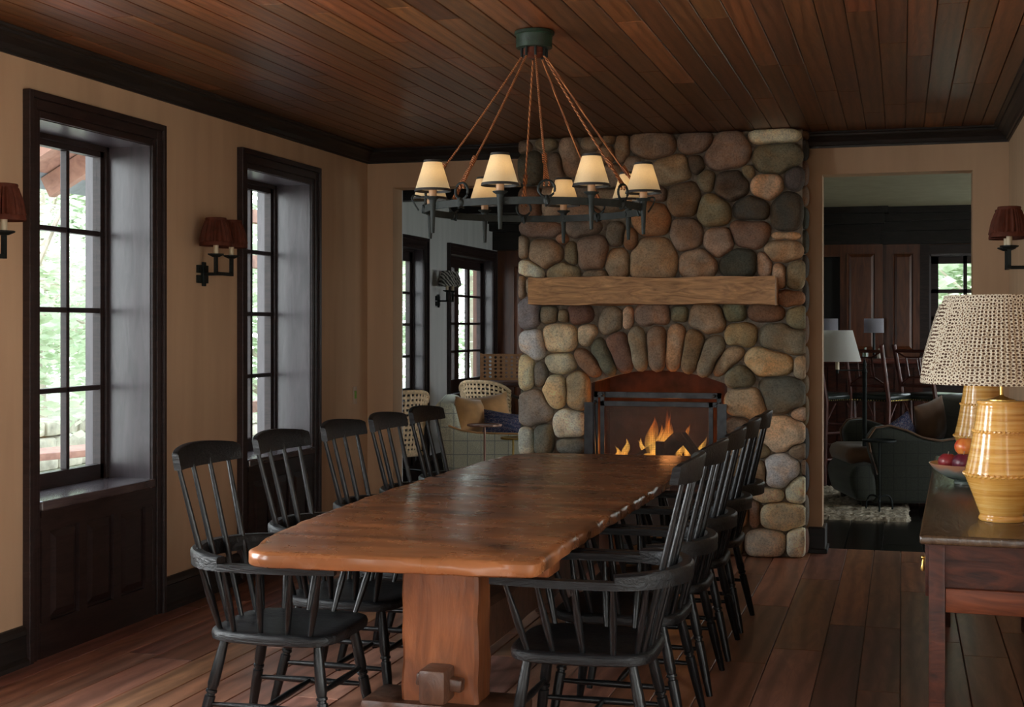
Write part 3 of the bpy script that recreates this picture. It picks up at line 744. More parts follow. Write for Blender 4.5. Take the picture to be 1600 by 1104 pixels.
def stones(lst, name, seed):
    rnd = random.Random(seed); mb = MB()
    for s in lst:
        rad = outline(s); n = len(rad); ph = rnd.uniform(0, 100)
        size = min(s[2], s[3])/235.
        dep = min(.085, .035+.34*size)*rnd.uniform(.85, 1.2)
        prof = ((1.0, -.012), (1.0, .25), (.955, .55), (.87, .78), (.72, .92), (.5, .985), (.25, 1.0))
        rings = []
        tx, tz = rnd.uniform(-.12, .12), rnd.uniform(-.12, .12)
        for k, d in prof:
            ring = []
            for i in range(n):
                a = 2*PI*i/n; rr = rad[i]*k*(1-.0*k)
                x, z = on_plane(s[0]+math.cos(a)*rr, s[1]+math.sin(a)*rr, YS)
                z = min(max(z, .005), H-.004); x = min(max(x, FX0), FX1)
                nz = noise.noise(Vector((x*7+ph, z*7, ph)))*.018*(1 if d > .2 else 0)
                dd = dep*max(d, -.2)+nz + (tx*math.cos(a)+tz*math.sin(a))*rad[i]*k/235.*(1 if d > .2 else 0)
                ring.append(rel((x, YS-max(dd, -.012), z)))
            rings.append(ring)
        mb.rings(rings)
        c = tuple(v*2.15 for v in G[s[5]]); c = tuple(v*.42+.58*sum(c)/3*w for v, w in zip(c, (1.10, 1, .88))); kk = rnd.uniform(.85, 1.15)
        mb.colour((c[0]*kk*rnd.uniform(.95, 1.06), c[1]*kk, c[2]*kk*rnd.uniform(.93, 1.05)))
    return mb
mb = stones(A, 'stone_facing', 4)
# stones along the two side faces of the breast
rnd = random.Random(11)
for side, xs in ((1, FX1), (-1, FX0)):
    z = .0
    while z < H-.05:
        h = rnd.uniform(.13, .24); h = min(h, H-z)
        yc = YS+.115; dy = .115
        n = 20; rings = []
        c = rnd.choice([G['d'], G['g'], G['n'], G['g'], G['r']])
        for k, d in ((1, -.02), (1, .018), (.9, .034), (.7, .044), (.35, .05)):
            rings.append([rel((xs-side*.02+side*d*.7, yc+dy*k*math.copysign(abs(math.cos(2*PI*i/n))**.7, math.cos(2*PI*i/n)), z+h/2+h*.48*k*math.copysign(abs(math.sin(2*PI*i/n))**.7, math.sin(2*PI*i/n)))) for i in range(n)])
        mb.rings(rings); mb.colour(tuple(v*rnd.uniform(1.4, 1.6) for v in c))
        z += h
mb.obj('stone_facing', M['stone'], FP, angle=60)
stones(ARCH, 'arch', 5).obj('stone_arch', M['stone'], FP, angle=60)
# mantel: hand-hewn beam
mb = MB(); nx, nzv = 60, 7; mx0, mx1, mz0, mz1, my0, my1 = -2.40, -.775, 1.655, 1.832, YS-.30, YS-.02
rings = []
for i in range(nx+1):
    x = mx0+(mx1-mx0)*i/nx; ring = []
    def pt(y, z):
        d = noise.noise(Vector((x*6, z*14, y*9)))*.012+noise.noise(Vector((x*2, z*3, y)))*.012
        return rel((x, y-d*.8, z+d*.8))
    for j in range(nzv+1): ring.append(pt(my0, mz0+(mz1-mz0)*j/nzv))
    for j in range(1, 5): ring.append(pt(my0+(my1-my0)*j/4, mz1))
    for j in range(1, nzv+1): ring.append(pt(my1, mz1-(mz1-mz0)*j/nzv))
    for j in range(1, 4): ring.append(pt(my1-(my1-my0)*j/4, mz0))
    rings.append(ring)
mb.rings(rings); bmesh.ops.recalc_face_normals(mb.bm, faces=mb.bm.faces)
mb.obj('mantel', M['mantel'], FP, angle=30)
# firebox
mb = MB(); bx0, bx1, by1 = ax0+.02, ax1-.02, YS+.52
mb.bx(bx0-.06, bx0, YS+.02, by1, 0, 1.3); mb.bx(bx1, bx1+.06, YS+.02, by1, 0, 1.3); mb.bx(bx0-.06, bx1+.06, by1, by1+.06, 0, 1.3)
mb.bx(bx0-.06, bx1+.06, YS+.02, by1+.06, 1.24, 1.3); mb.bx(bx0-.02, bx1+.02, YS-.02, by1, 0.0, .38)
for v in mb.bm.verts: v.co = rel(v.co)
mb.obj('firebox', M['firebox'], FP, smooth=False)
# dark rear shell so no light leaks round the firebox
mb = MB(); mb.bx(-2.52, -.62, YW2, YW2+.45, 0, HF)
for v in mb.bm.verts: v.co = rel(v.co)
mb2 = mb; mb.bm.free()
mb = MB(); zc = rel((0, 0, 0))
for (x0, x1, y0, y1, z0, z1) in ((-2.52, bx0-.06, YW2, by1+.2, 0, HF), (bx1+.06, -.62, YW2, by1+.2, 0, HF), (bx0-.06, bx1+.06, by1+.06, by1+.2, 0, HF), (bx0-.06, bx1+.06, YW2, by1+.06, 1.3, HF)):
    mb.bx(x0, x1, y0, y1, z0, z1)
for v in mb.bm.verts: v.co = rel(v.co)
mb.obj('chimney_back', M['plaster_far'], FP, smooth=False)

# fire screen frame: two overlapping flat-bar frames with a mesh leaf
SC = thing('fireplace_screen', 'blackened steel fire screen with riveted flat-bar frames and fine wire mesh', 'fire screen', (-1.57, YS-.075, 0))
def sb(mb, x0, x1, z0, z1, y=0, t=.012): mb.bx(x0+1.57, x1+1.57, y-t/2, y+t/2, z0, z1, .002)
mb = MB(); sb(mb, -2.005, -1.145, 1.030, 1.070, .02); sb(mb, -2.005, -1.975, .02, 1.07, .02); sb(mb, -1.175, -1.145, .02, 1.07, .02); mb.obj('outer_frame', M['steel'], SC, smooth=False)
mb = MB(); sb(mb, -1.955, -1.15, .975, 1.01, -.01); sb(mb, -1.955, -1.925, .02, 1.07, -.01); sb(mb, -1.225, -1.195, .02, 1.01, -.01); sb(mb, -1.955, -1.15, .02, .05, -.01); mb.obj('leaf_frame', M['steel'], SC, smooth=False)
mb = MB(); sb(mb, -1.925, -1.225, .05, .975, 0, .003); mb.obj('wire_mesh', M['mesh'], SC, smooth=False)
mb = MB()
for x, z in ((-1.94, 1.05), (-1.99, 1.0), (-1.19, 1.05), (-1.165, .99)): mb.ball((x+1.57, -.018, z), (.013, .012, .013), 12, 8)
mb.obj('rivets', M['steel'], SC)
mb = MB()
for x, xx in ((-2.03, -1.99), (-1.135, -1.14)): mb.tube([(x+1.57, -.05, .0), (x+1.57, -.03, 1.0)], .012, flat=(.008, .06))
mb.tube([(-2.0+1.57, -.01, 1.0), (-1.975+1.57, -.02, .02)], .01, flat=(.02, .01))
mb.obj('side_bar', M['steel'], SC, smooth=False)

# logs and fire on a grate
GR = thing('fire_grate', 'black iron grate under the burning logs in the fireplace', 'grate', (-1.52, YS+.25, .38))
mb = MB()
for i in range(7): mb.box((-.24+i*.08, 0, .12), (.018, .3, .018))
mb.box((0, -.13, .11), (.56, .02, .02)); mb.box((0, .13, .11), (.56, .02, .02))
mb.obj('bars', M['iron'], GR, smooth=False)
for x in (-.25, .25):
    for yy in (-.13, .13):
        b_ = MB(); b_.box((x, yy, .055), (.02, .02, .11)); b_.obj('leg', M['iron'], GR, smooth=False)
def log(p0, p1, r, label, split=True):
    mb = MB(); p0 = Vector(p0); p1 = Vector(p1)
    ax = (p1-p0).normalized(); u = ax.cross(Vector((0, 0, 1)) if abs(ax.z) < .9 else Vector((0, 1, 0))).normalized(); v = u.cross(ax)
    rr = []; n = 10
    for t in range(7):
        c = (p1-p0)*(t/6); ring = []
        for i in range(n):
            a = 2*PI*i/n; q = r*(1+.18*noise.noise(Vector((i*1.3, t*.6, r*50))))
            yy = math.sin(a)*q
            if split: yy = min(yy, r*.45)
            ring.append(c+u*math.cos(a)*q+v*yy)
        rr.append(ring)
    mb.rings(rr); o = mb.obj('firewood_log', M['bark'], loc=p0, angle=35)
    tag(o, label, 'log', 'firewood burning in the fireplace')
gy = YS+.20
log((-1.64, gy+.10, .58), (-1.455, gy-.04, .765), .060, 'thick charred log leaning up to the right behind the flames')
log((-1.45, gy+.02, .775), (-1.31, gy-.02, .60), .040, 'split log leaning down to the right with a glowing seam')
log((-1.77, gy+.03, .61), (-1.60, gy+.0, .715), .032, 'thin log slanting up beneath the tallest flame')
log((-1.595, gy-.05, .56), (-1.59, gy-.05, .725), .030, 'short upright log stub at the centre of the fire')
log((-1.84, gy+.04, .565), (-1.24, gy+.05, .565), .06, 'long log lying flat at the bottom of the fire')
o = MB(); o.bm = o.bm; o.ball((0, 0, 0), (.27, .13, .035), 24, 8); o = o.obj('ember_bed', M['ember'], loc=(-1.52, gy+.06, .53)); tag(o, 'glowing bed of embers beneath the burning logs', 'embers', kind='stuff')
FL = []
mb = MB()
def flame(mb, x, y, z, h, r, bend, seed):
    rr = []; n = 12; m = 12
    for j in range(m+1):
        t = j/m; q = r*(math.sin(PI*min(1, t*.92+.12))**.8)*(1-t*.55)+.0005
        q *= 1+.15*math.sin(seed+t*7); cx = x+bend*t*t*h+.012*math.sin(seed+t*6)
        rr.append([(cx+q*math.cos(2*PI*i/n), y+q*.6*math.sin(2*PI*i/n), z+h*t) for i in range(n)])
    mb.rings(rr)
FB = (-1.60, gy, .60)
for a in ((-.050, -.02, .02, .25, .036, .05, 1), (-.015, .0, .02, .20, .022, .2, 2), (.03, .02, .02, .31, .018, .12, 3), (.065, .03, .02, .24, .020, .05, 4), (-.10, 0, -.01, .14, .018, -.3, 5), (.17, .07, .02, .20, .022, .1, 6), (.27, .05, -.02, .16, .020, .25, 7), (-.25, .03, -.03, .15, .020, .1, 8), (-.30, .04, -.03, .10, .016, -.1, 9), (.0, -.05, -.02, .12, .018, 0, 10), (.12, .06, .02, .14, .016, -.1, 11)):
    x_, y_, z_, h_, r_, b_, sd = a
    flame(mb, *a); flame(mb, x_, y_, z_, h_*.72, r_*.62, b_, sd+.7); flame(mb, x_, y_+.005, z_, h_*1.1, r_*1.7, b_*.8, sd+1.9); flame(mb, x_+.01, y_, z_, h_*.5, r_*.4, b_, sd+3)
fl = mb.obj('fire_flames', M['flame'], loc=FB, angle=180); tag(fl, 'orange flames rising between the logs in the fireplace', 'fire', kind='stuff')

# ------------------------------------------------------------------ dining table
T = thing('dining_table', 'long hand-hewn trestle dining table of reddish wood with a worn glossy top', 'table', (-1.68, 6.0, 0))
TL = [(-2.03, 4.135), (-2.075, 4.14), (-2.105, 4.17), (-2.125, 4.27), (-2.185, 4.52), (-2.235, 5.0), (-2.262, 5.5), (-2.272, 6.0), (-2.27, 6.6), (-2.255, 7.2), (-2.225, 7.65), (-2.15, 7.86), (-2.05, 7.92)]
TR = [(-1.20, 7.965), (-1.12, 7.92), (-1.105, 7.6), (-1.10, 7.0), (-1.10, 6.4), (-1.105, 5.8), (-1.115, 5.2), (-1.12, 4.7), (-1.11, 4.35), (-1.105, 4.23), (-1.115, 4.20), (-1.145, 4.185), (-1.20, 4.18)]
def dens(P, step=.05, closed=True):
    out = []
    for i in range(len(P)):
        a = Vector(P[i]); b = Vector(P[(i+1) % len(P)]); n = max(1, int((b-a).length/step))
        for k in range(n): out.append(a.lerp(b, k/n))
    for _ in range(2): out = [(out[i-1]+2*out[i]+out[(i+1) % len(out)])/4 for i in range(len(out))]
    return out
oc = dens(TL+TR, .03); n = len(oc); cen = Vector((-1.68, 6.0))
rings = []
for off, z in ((-.10, .708), (-.008, .709), (-.001, .715), (.001, .735), (-.001, .751), (-.009, .7575), (-.03, .760)):
    ring = []
    for i, p in enumerate(oc):
        t = (oc[(i+1) % n]-oc[i-1]).normalized(); nr = Vector((t.y, -t.x))
        if (p-cen).dot(nr) < 0: nr = -nr
        w = .009*noise.noise(Vector((p.x*9, p.y*9, z*34)))+.004*noise.noise(Vector((p.x*25, p.y*25, z*9)))
        if off < -.05: w *= .3
        q = p+nr*(off+w); zz = z+.003*noise.noise(Vector((p.x*12, p.y*12, 3)))
        ring.append((q.x+1.68, q.y-6.0, zz))
    rings.append(ring)
mb = MB(); mb.rings(rings, cap=True); mb.obj('tabletop', M['table'], T, angle=45)
def hewn(mb, x0, x1, y0, y1, z0, z1, nz=14, amp=.004, bev=.012):
    rr = []
    base = [(x0+bev, y0), (x1-bev, y0), (x1, y0+bev), (x1, y1-bev), (x1-bev, y1), (x0+bev, y1), (x0, y1-bev), (x0, y0+bev)]
    P = []
    for i in range(8):
        a = Vector(base[i]); b = Vector(base[(i+1) % 8]); k = 5 if i % 2 == 0 else 1
        for j in range(k): P.append(a.lerp(b, j/k))
    c = Vector(((x0+x1)/2, (y0+y1)/2))
    for k in range(nz+1):
        z = z0+(z1-z0)*k/nz
        rr.append([(lambda q: (q.x+1.68, q.y-6.0, z))(p+(p-c).normalized()*amp*noise.noise(Vector((p.x*14, p.y*14, z*11)))*2) for p in P])
    mb.rings(rr)
PX0, PX1, PYA = -1.71, -1.43, 4.60
for ya in (PYA, 7.02):
    mb = MB(); hewn(mb, PX0, PX1, ya, ya+.17, .15, .712); mb.obj('leg', M['table_leg'], T, angle=35)
    mb = MB(); mb.box((.11, ya+.085-6, .09), (.58, .24, .18), bev=.02); mb.obj('foot', M['table_key'], T)
    mb = MB(); mb.box((.11, ya+.085-6, .672), (.8, .16, .075), bev=.012); mb.obj('bearer', M['table_leg'], T)
mb = MB()
# stretcher beam along the table, wavy top
rr = []
for k in range(41):
    y = 4.70+(7.1-4.70)*k/40
    d = .02*noise.noise(Vector((y*2.2, 1, 2))); d2 = .012*noise.noise(Vector((y*3.1, 5, 2)))
    x0, x1, z0, z1 = -1.63+d2, -1.515+d2, .27+d, .455+d*1.4
    rr.append([(x+1.68, y-6, z) for x, z in ((x0+.015, z0), (x1-.015, z0), (x1, z0+.015), (x1, z1-.02), (x1-.02, z1), (x0+.02, z1), (x0, z1-.02), (x0, z0+.015))])
mb.rings(rr); mb.obj('stretcher', M['table_key'], T, angle=35)
mb = MB(); mb.box((-1.562+1.68, 4.55-6, .258), (.098, .12, .12), bev=.014); mb.obj('tenon', M['table_key'], T)
mb = MB(); mb.box((-1.555+1.68, 4.568-6, .262), (.17, .045, .045), rot=Matrix.Rotation(R(6), 4, 'Y'), bev=.008); mb.obj('wedge', M['table_key'], T)

# ------------------------------------------------------------------ dining chairs (comb-back with arms), facing +x
def make_chair():
    t = thing('dining_chair', '', 'chair')
    # seat
    n = 40; rings = []
    for off, z, in ((-.02, .405), (-.003, .412), (0, .43), (-.004, .441), (-.016, .447), (-.06, .444), (-.12, .437)):
        ring = []
        for i in range(n):
            a = 2*PI*i/n; e = 2/4.5
            cx = math.copysign(abs(math.cos(a))**e, math.cos(a)); cy = math.copysign(abs(math.sin(a))**e, math.sin(a))
            w = .238-.018*(cx < 0)*abs(cx)
            ring.append(((.245+off)*cx+.0, (w+off)*cy, z))
        rings.append(ring)
    mb = MB(); mb.rings(rings); mb.obj('seat', M['black'], t, angle=50)
    LEGP = [(0, .013), (.12, .016), (.40, .0195), (.52, .0195), (.525, .015), (.545, .015), (.55, .02), (.57, .02), (.575, .0165), (.59, .0175), (.62, .0205), (.80, .019), (1, .015)]
    foot = {}
    for sx in (1, -1):
        for sy in (1, -1):
            p0 = Vector((sx*.235 if sx > 0 else -.265, sy*.222, 0)); p1 = Vector((sx*.175, sy*.165, .41))
            foot[sx, sy] = (p0, p1)
            mb = MB(); mb.turn(p0, p1, LEGP); mb.obj('leg', M['black_v'], t)
    def onleg(sx, sy, z): p0, p1 = foot[sx, sy]; return p0.lerp(p1, z/.41)
    SP = [(0, .008), (.1, .009), (.45, .0125), (.55, .0125), (.9, .009), (1, .008)]
    for sy in (1, -1):
        mb = MB(); mb.turn(onleg(-1, sy, .185), onleg(1, sy, .185), SP, 10); mb.obj('stretcher', M['black_v'], t)
    m0 = onleg(-1, 1, .185).lerp(onleg(1, 1, .185), .5); m1 = onleg(-1, -1, .185).lerp(onleg(1, -1, .185), .5)
    mb = MB(); mb.turn(m0, m1, SP, 10); mb.obj('stretcher', M['black_v'], t)
    mb = MB(); mb.turn(onleg(1, 1, .25), onleg(1, -1, .25), SP, 10); mb.obj('stretcher', M['black_v'], t)
    # arm rails: from the bow forward
    def bow(s): # s -1..1 around the back
        a = s*R(80)
        return Vector((-.045-.265*math.cos(a*.95)-.02, .275*math.sin(a)/math.sin(R(80)), 0))
    for sy in (1, -1):
        P = []
        for k in range(8): q = bow(sy*(k/7-.004)); P.append((q.x, q.y, .68))
        e = bow(sy)
        for k in range(1, 9):
            u = k/8; P.append((e.x+(.275-e.x)*u, sy*(.275+.015*math.sin(PI*u)-.025*u), .68))
        mb = MB(); mb.tube(P, 1, flat=(.042, .026)); bmesh.ops.bevel(mb.bm, geom=[e_ for e_ in mb.bm.edges if e_.calc_face_angle(0) > .9], offset=.005, segments=2, affect='EDGES')
        mb.obj('arm', M['black'], t, angle=50)
    P = []; rr = []
    for k in range(21):
        s = -1+2*k/20; q = bow(s*.98); d = (bow(s*.98+.02)-bow(s*.98-.02)).normalized(); nr = Vector((-d.y, d.x, 0)) if False else Vector((d.y, -d.x, 0))
        h = .030-.008*abs(s)**3; w = .023
        rr.append([(q+nr*a*w+Vector((0, 0, .693+b*h)))[:] for a, b in ((-1, 0), (1, 0), (1, .75), (.7, 1), (-.7, 1), (-1, .75))])
    mb = MB(); mb.rings(rr); mb.obj('back_bow', M['black'], t, angle=45)
    # arm spindles
    TP = [(0, .0085), (.3, .012), (.45, .0135), (.6, .012), (.85, .0085), (1, .008)]
    for sy in (1, -1):
        for k, (xs, xa) in enumerate(((-.12, -.13), (-.02, .0), (.08, .12), (.165, .225))):
            mb = MB(); mb.turn((xs, sy*.205, .44), (xa, sy*.27, .672), TP, 10); mb.obj('spindle', M['black_v'], t)
        mb = MB(); mb.turn((-.19, sy*.17, .44), (-.235, sy*.235, .672), TP, 10); mb.obj('spindle', M['black_v'], t)
    # long back spindles through the bow to the crest
    for y0, y1 in ((-.145, -.190), (-.05, -.065), (.05, .065), (.145, .190)):
        xb = -.205; dx = .0 if abs(y0) > .1 else -.012
        mb = MB(); mb.turn((xb+dx, y0, .44), (-.345+dx, y1, 1.02), [(0, .009), (.25, .0105), (.45, .0115), (.7, .0105), (1, .008)], 10); mb.obj('spindle', M['black_v'], t)
    # crest rail
    rr = []
    for k in range(21):
        s = -1+2*k/20; y = .238*s; x = -.372+.045*s*s
        zt = 1.083-.018*s*s-.004*(abs(s) > .98); zb = .998+.004*s*s
        rr.append([(x+dx_+(z-1.04)*-.18, y, z) for dx_, z in ((-.013, zb), (.013, zb), (.015, zb+.01), (.013, zt-.005), (.007, zt), (-.009, zt), (-.013, zt-.006))])
    mb = MB(); mb.rings(rr); mb.obj('crest_rail', M['black'], t, angle=45)
    return t
chair = make_chair()
LY = [4.545, 5.165, 5.82, 6.385, 6.95]; RY = [4.565, 5.19, 5.83, 6.44, 7.04]
GC = 'black comb-back armchairs around the table'
LL = ['black comb-back armchair nearest the camera on the window side, at the table corner',
      'black comb-back armchair on the window side, standing before the second window',
      'black comb-back armchair on the window side, the middle one of the five',
      'black comb-back armchair on the window side, second from the fireplace end',
      'black comb-back armchair on the window side nearest the fireplace, beside the green sofa']
RL = ['black comb-back armchair nearest the camera on the right side of the table',
      'black comb-back armchair on the right side of the table, second from the near end',
      'black comb-back armchair on the right side of the table, middle one of five',
      'black comb-back armchair on the right side of the table, second from the fireplace',
      'black comb-back armchair on the right side of the table nearest the fireplace']
first = True
for ys, cx, rz, labs, side in ((LY, -2.115, 0, LL, 0), (RY, -1.02, PI, RL, 1)):
    for i, (y, lb) in enumerate(zip(ys, labs)):
        z = rz+R([2, -1.5, 1, 2, -2][i]*(.4 if side == 0 else .6))
        if first: chair.location = (cx, y, 0); chair.rotation_euler = (0, 0, z); chair['label'] = lb; chair['group'] = GC; first = False
        else: dup(chair, (cx, y, 0), z, lb, GC)

# ------------------------------------------------------------------ chandelier
CH = thing('chandelier', 'round wrought-iron chandelier hung on ropes with eight cream candle shades', 'chandelier', (-1.55, 5.83, 2.015))
ZC = H-2.015
mb = MB(); mb.lathe([(.086, ZC-.004), (.088, ZC-.016), (.080, ZC-.02), (.079, ZC-.075), (.0, ZC-.076)], n=8*4); mb.obj('canopy', M['green_iron'], CH)
mb = MB(); mb.lathe([(.045, ZC-.07), (.05, ZC-.10), (.03, ZC-.115), (0, ZC-.117)], n=20); mb.obj('canopy_boss', M['rust_shade'], CH)
RR = .475
mb = MB(); P = [(RR*math.cos(2*PI*i/72), RR*math.sin(2*PI*i/72), .0) for i in range(72)]
mb.tube(P, 1, flat=(.009, .030), closed=True); mb.obj('ring', M['iron_patina'], CH, angle=50)
cam_dir = math.atan2(-5.83, 1.55)
def cpos(phi, r): a = cam_dir+phi; return Vector((r*math.cos(a), r*math.sin(a), 0))
for i in range(8):
    phi = R(6+45*i)     # + towards the right as seen from the camera
    p = cpos(phi, RR); t = Vector((-p.y, p.x, 0)).normalized(); o = p.normalized()
    mb = MB(); mb.tube([p+t*.034*math.cos(2*PI*k/20)+Vector((0, 0, .048+.034*math.sin(2*PI*k/20))) for k in range(20)], .0055, 6, closed=True)
    mb.ball(p, (.016, .016, .02), 10, 8); mb.tube([p-o*.02+Vector((0, 0, .01)), p-o*.012+Vector((0, 0, -.02)), p+o*.014+Vector((0, 0, -.014)), p+o*.01+Vector((0, 0, .02))], .006, 6)
    mb.obj('hanging_loop', M['iron'], CH)
    q = cpos(phi, .055)+Vector((0, 0, ZC-.115)); top = cpos(phi, .055)+Vector((0, 0, ZC-.06))
    mb = MB(); mb.tube([top, q], .006, 6); mb.obj('hook', M['iron'], CH)
    e = p+Vector((0, 0, .078)); d = (e-q)
    mb = MB()
    mb.tube([q.lerp(e, k/14)+Vector((0, 0, -.012*math.sin(PI*k/14))) for k in range(15)], .0046, 6)
    mb.tube([q.lerp(e, .80), q.lerp(e, .86)], .0105, 8)
    mb.tube([q.lerp(e, .86), e+t*.010, e+t*.01-Vector((0, 0, .02))], .0048, 6); mb.tube([q.lerp(e, .86), e-t*.010, e-t*.01-Vector((0, 0, .02))], .0048, 6)
    mb.obj('rope', M['rope'], CH)
SL = [(.0795, 0), (.0795, .006), (.039, .128), (.039, .133)]
for i in range(8):
    phi = R(6+22.5+45*i); p = cpos(phi, RR+.012); o = p.normalized()
    c = tuple(p)
    mb = MB(); mb.lathe([(.007, -.115), (.008, -.105), (.012, .0), (.016, .025), (.030, .034), (.032, .038), (.0, .038)], c, 14); mb.tube([p-o*.02, p], .012, 6)
    mb.obj('candle_cup', M['iron_patina'], CH)
    mb = MB(); mb.lathe([(.0165, .036), (.0165, .105), (.0, .106)], c, 16); mb.obj('candle_sleeve', M['candle_brown'], CH)
    mb = MB(); mb.lathe([(.076, .062), (.037, .190)], c, 32, cap=False)
    sh = mb.obj('lamp_shade', M['cream_shade'], CH, recalc=False)
    mb = MB(); mb.lathe([(.0745, .060), (.0785, .060), (.0755, .071), (.0725, .071), (.0745, .060)], c, 32, cap=False)
    mb.obj('shade_ribbon', M['black_ribbon'], sh)
    mb = MB(); mb.lathe([(.0365, .182), (.0400, .182), (.0380, .192), (.0355, .192), (.0365, .182)], c, 32, cap=False)
    mb.obj('shade_ribbon', M['black_ribbon'], sh)
for s_, yy in ((1, 0), (-1, 0)):
    # side scrolls
    a = R(96 if s_ > 0 else -84); p = cpos(a, RR+.012); o = p.normalized()
    pts = []
    for k in range(14):
        u = k/13; an = PI*1.15*u; pts.append(p+o*(.008+.04*math.sin(an*.8)*1.0)+Vector((0, 0, .055-.06*u+.03*math.sin(PI*u))))
    mb = MB(); mb.tube(pts, .004, 6); mb.obj('scroll', M['iron'], CH)

# ------------------------------------------------------------------ wall sconces (local +x points into the room)
def make_sconce(shade_mat, pleats=26):
    t = thing('wall_sconce', '', 'wall light')
    mb = MB()
    mb.box((.008, 0, .028), (.016, .115, .044), bev=.002); mb.box((.008, 0, -.028), (.016, .115, .044), bev=.002); mb.box((.018, 0, 0), (.014, .03, .135), bev=.002)
    mb.obj('backplate', M['iron'], t, smooth=False)
    mb = MB(); mb.box((.075, 0, 0), (.14, .018, .018)); mb.box((.14, 0, 0), (.018, .20, .018))
    for sy in (1, -1):
        mb.box((.14, sy*.091, .045), (.018, .018, .10))
    mb.obj('arm', M['iron'], t, smooth=False)
    for sy in (1, -1):
        c = (.14, sy*.091, 0)
        mb = MB(); mb.lathe([(.0, .088), (.02, .090), (.046, .102), (.046, .108), (0, .108)], c, 4*2); mb.obj('drip_pan', M['iron'], t, smooth=False)
        mb = MB(); mb.lathe([(.0145, .108), (.0145, .170), (0, .171)], c, 16); mb.obj('candle_sleeve', M['candle_cream'], t)
        n = pleats*4
        mb = MB()
        pr = [(.089, .150), (.090, .160), (.087, .172), (.0865, .176), (.074, .24), (.058, .286), (.0565, .29), (.058, .300), (.055, .305)]
        rr = []
        for r_, z in pr:
            am = .06 if .175 < z < .29 else .0
            rr.append([(c[0]+r_*(1+am*math.cos(pleats*2*PI*i/n+2*math.sin(i*.37)))*math.cos(2*PI*i/n), c[1]+r_*(1+am*math.cos(pleats*2*PI*i/n+2*math.sin(i*.37)))*math.sin(2*PI*i/n), z) for i in range(n)])
        mb.rings(rr, cap=False); mb.obj('lamp_shade', shade_mat, t, recalc=False)
    return t
s1 = make_sconce(M['rust_shade'])
s1.location = (XL, 6.93, 1.80); s1['label'] = 'twin-armed iron wall sconce with pleated rust shades between the two windows'; s1['group'] = 'rust-shaded wall sconces'
dup(s1, (XL, 4.89, 1.80), 0, 'iron wall sconce with rust shade cut off by the left picture edge', 'rust-shaded wall sconces')
dup(s1, (XR, 7.50, 1.81), PI, 'twin-armed iron wall sconce with pleated rust shades on the right wall', 'rust-shaded wall sconces')
M['ikat_shade'] = None
def zig():
    m, nt, b = base_mat('black_white_ikat')
    v = coords(nt, (1, 1, 1)); w = N(nt, 'ShaderNodeTexWave', Scale=14, Distortion=5.0); w.bands_direction = 'DIAGONAL'; nt.links.new(v, w.inputs['Vector'])
    nt.links.new(ramp(nt, w.outputs['Fac'], ((.45, (.04, .035, .03, 1)), (.55, (.45, .42, .37, 1)))), b.inputs['Base Color']); b.inputs['Roughness'].default_value = .8
    return m
s2 = make_sconce(zig()); s2.location = (XF, 13.41, 1.776); s2['label'] = 'iron wall sconce with black and white patterned shades between the far windows'

# light switch
SW = thing('light_switch', 'small wall switch plate with a green rocker beside the left corner', 'switch', (XL, 9.17, .955))
mb = MB(); mb.bx(0, .006, -.035, .035, 0, .125, .002); mb.obj('plate', M['white_plate'], SW)
mb = MB(); mb.bx(.004, .012, -.012, .016, .04, .095, .002); mb.obj('rocker', M['green_led'], SW)

# ------------------------------------------------------------------ console table with lamps and bowl
CR = -R(2.2)
CT = thing('console_table', 'dark oak console table with brass drawer pull standing along the right wall', 'table', (.0525, 4.515, 0), CR)
# local: x across (0..DW), y along (0..DL), z up
DW, DL, DH = .485, 2.83, .85
mb = MB(); mb.box((DW/2, DL/2, DH-.016), (DW, DL, .030), bev=.009, seg=3); mb.obj('tabletop', M['console_top'], CT)
lx0, lx1, ly0, ly1 = .028, DW-.022, .035, DL-.06
for lx in (lx0, lx1-.05):
    for ly in (ly0, ly1-.05):
        mb = MB(); mb.box((lx+.025, ly+.025, (DH-.03)/2), (.05, .05, DH-.03), bev=.004); mb.obj('leg', M['console'], CT)
for ly in (ly0, ly1-.05):
    mb = MB(); mb.box(((lx0+lx1)/2, ly+.022, DH-.055), (lx1-lx0-.1, .03, .05)); mb.obj('apron', M['console'], CT, smooth=False)
    mb = MB(); mb.box(((lx0+lx1)/2, ly+.034, DH-.12), (lx1-lx0-.1, .012, .11)); mb.obj('apron_panel', M['console'], CT, smooth=False)
    mb = MB(); mb.box(((lx0+lx1)/2, ly+.022, DH-.21), (lx1-lx0-.1, .034, .076), bev=.004); mb.obj('apron_rail', M['console_rail'], CT)
mb = MB(); mb.box((lx1-.02, (ly0+ly1)/2, DH-.14), (.02, ly1-ly0-.1, .22)); mb.obj('back_panel', M['console'], CT, smooth=False)
mb = MB(); mb.box((lx0+.012, (ly0+ly1)/2, DH-.14), (.018, ly1-ly0-.1, .22)); mb.obj('front_rail', M['console'], CT, smooth=False)
dl = (ly1-ly0-.1)/3
for k in range(3):
    yc = ly0+.05+dl*(k+.5)
    mb = MB(); mb.box((lx0-.002, yc, DH-.125), (.02, dl-.02, .17), bev=.003); dr = mb.obj('drawer', M['console'], CT)
    for dy in (-.28, .28):
        mb = MB(); mb.box((lx0-.014, yc+dy, DH-.115), (.004, .03, .03), bev=.001); mb.ball((lx0-.022, yc+dy, DH-.11), .007, 10, 8); mb.turn((lx0-.022, yc+dy, DH-.115), (lx0-.024, yc+dy, DH-.155), [(0, .003), (.5, .005), (.8, .008), (1, .004)], 10); mb.obj('drawer_pull', M['brass'], dr)
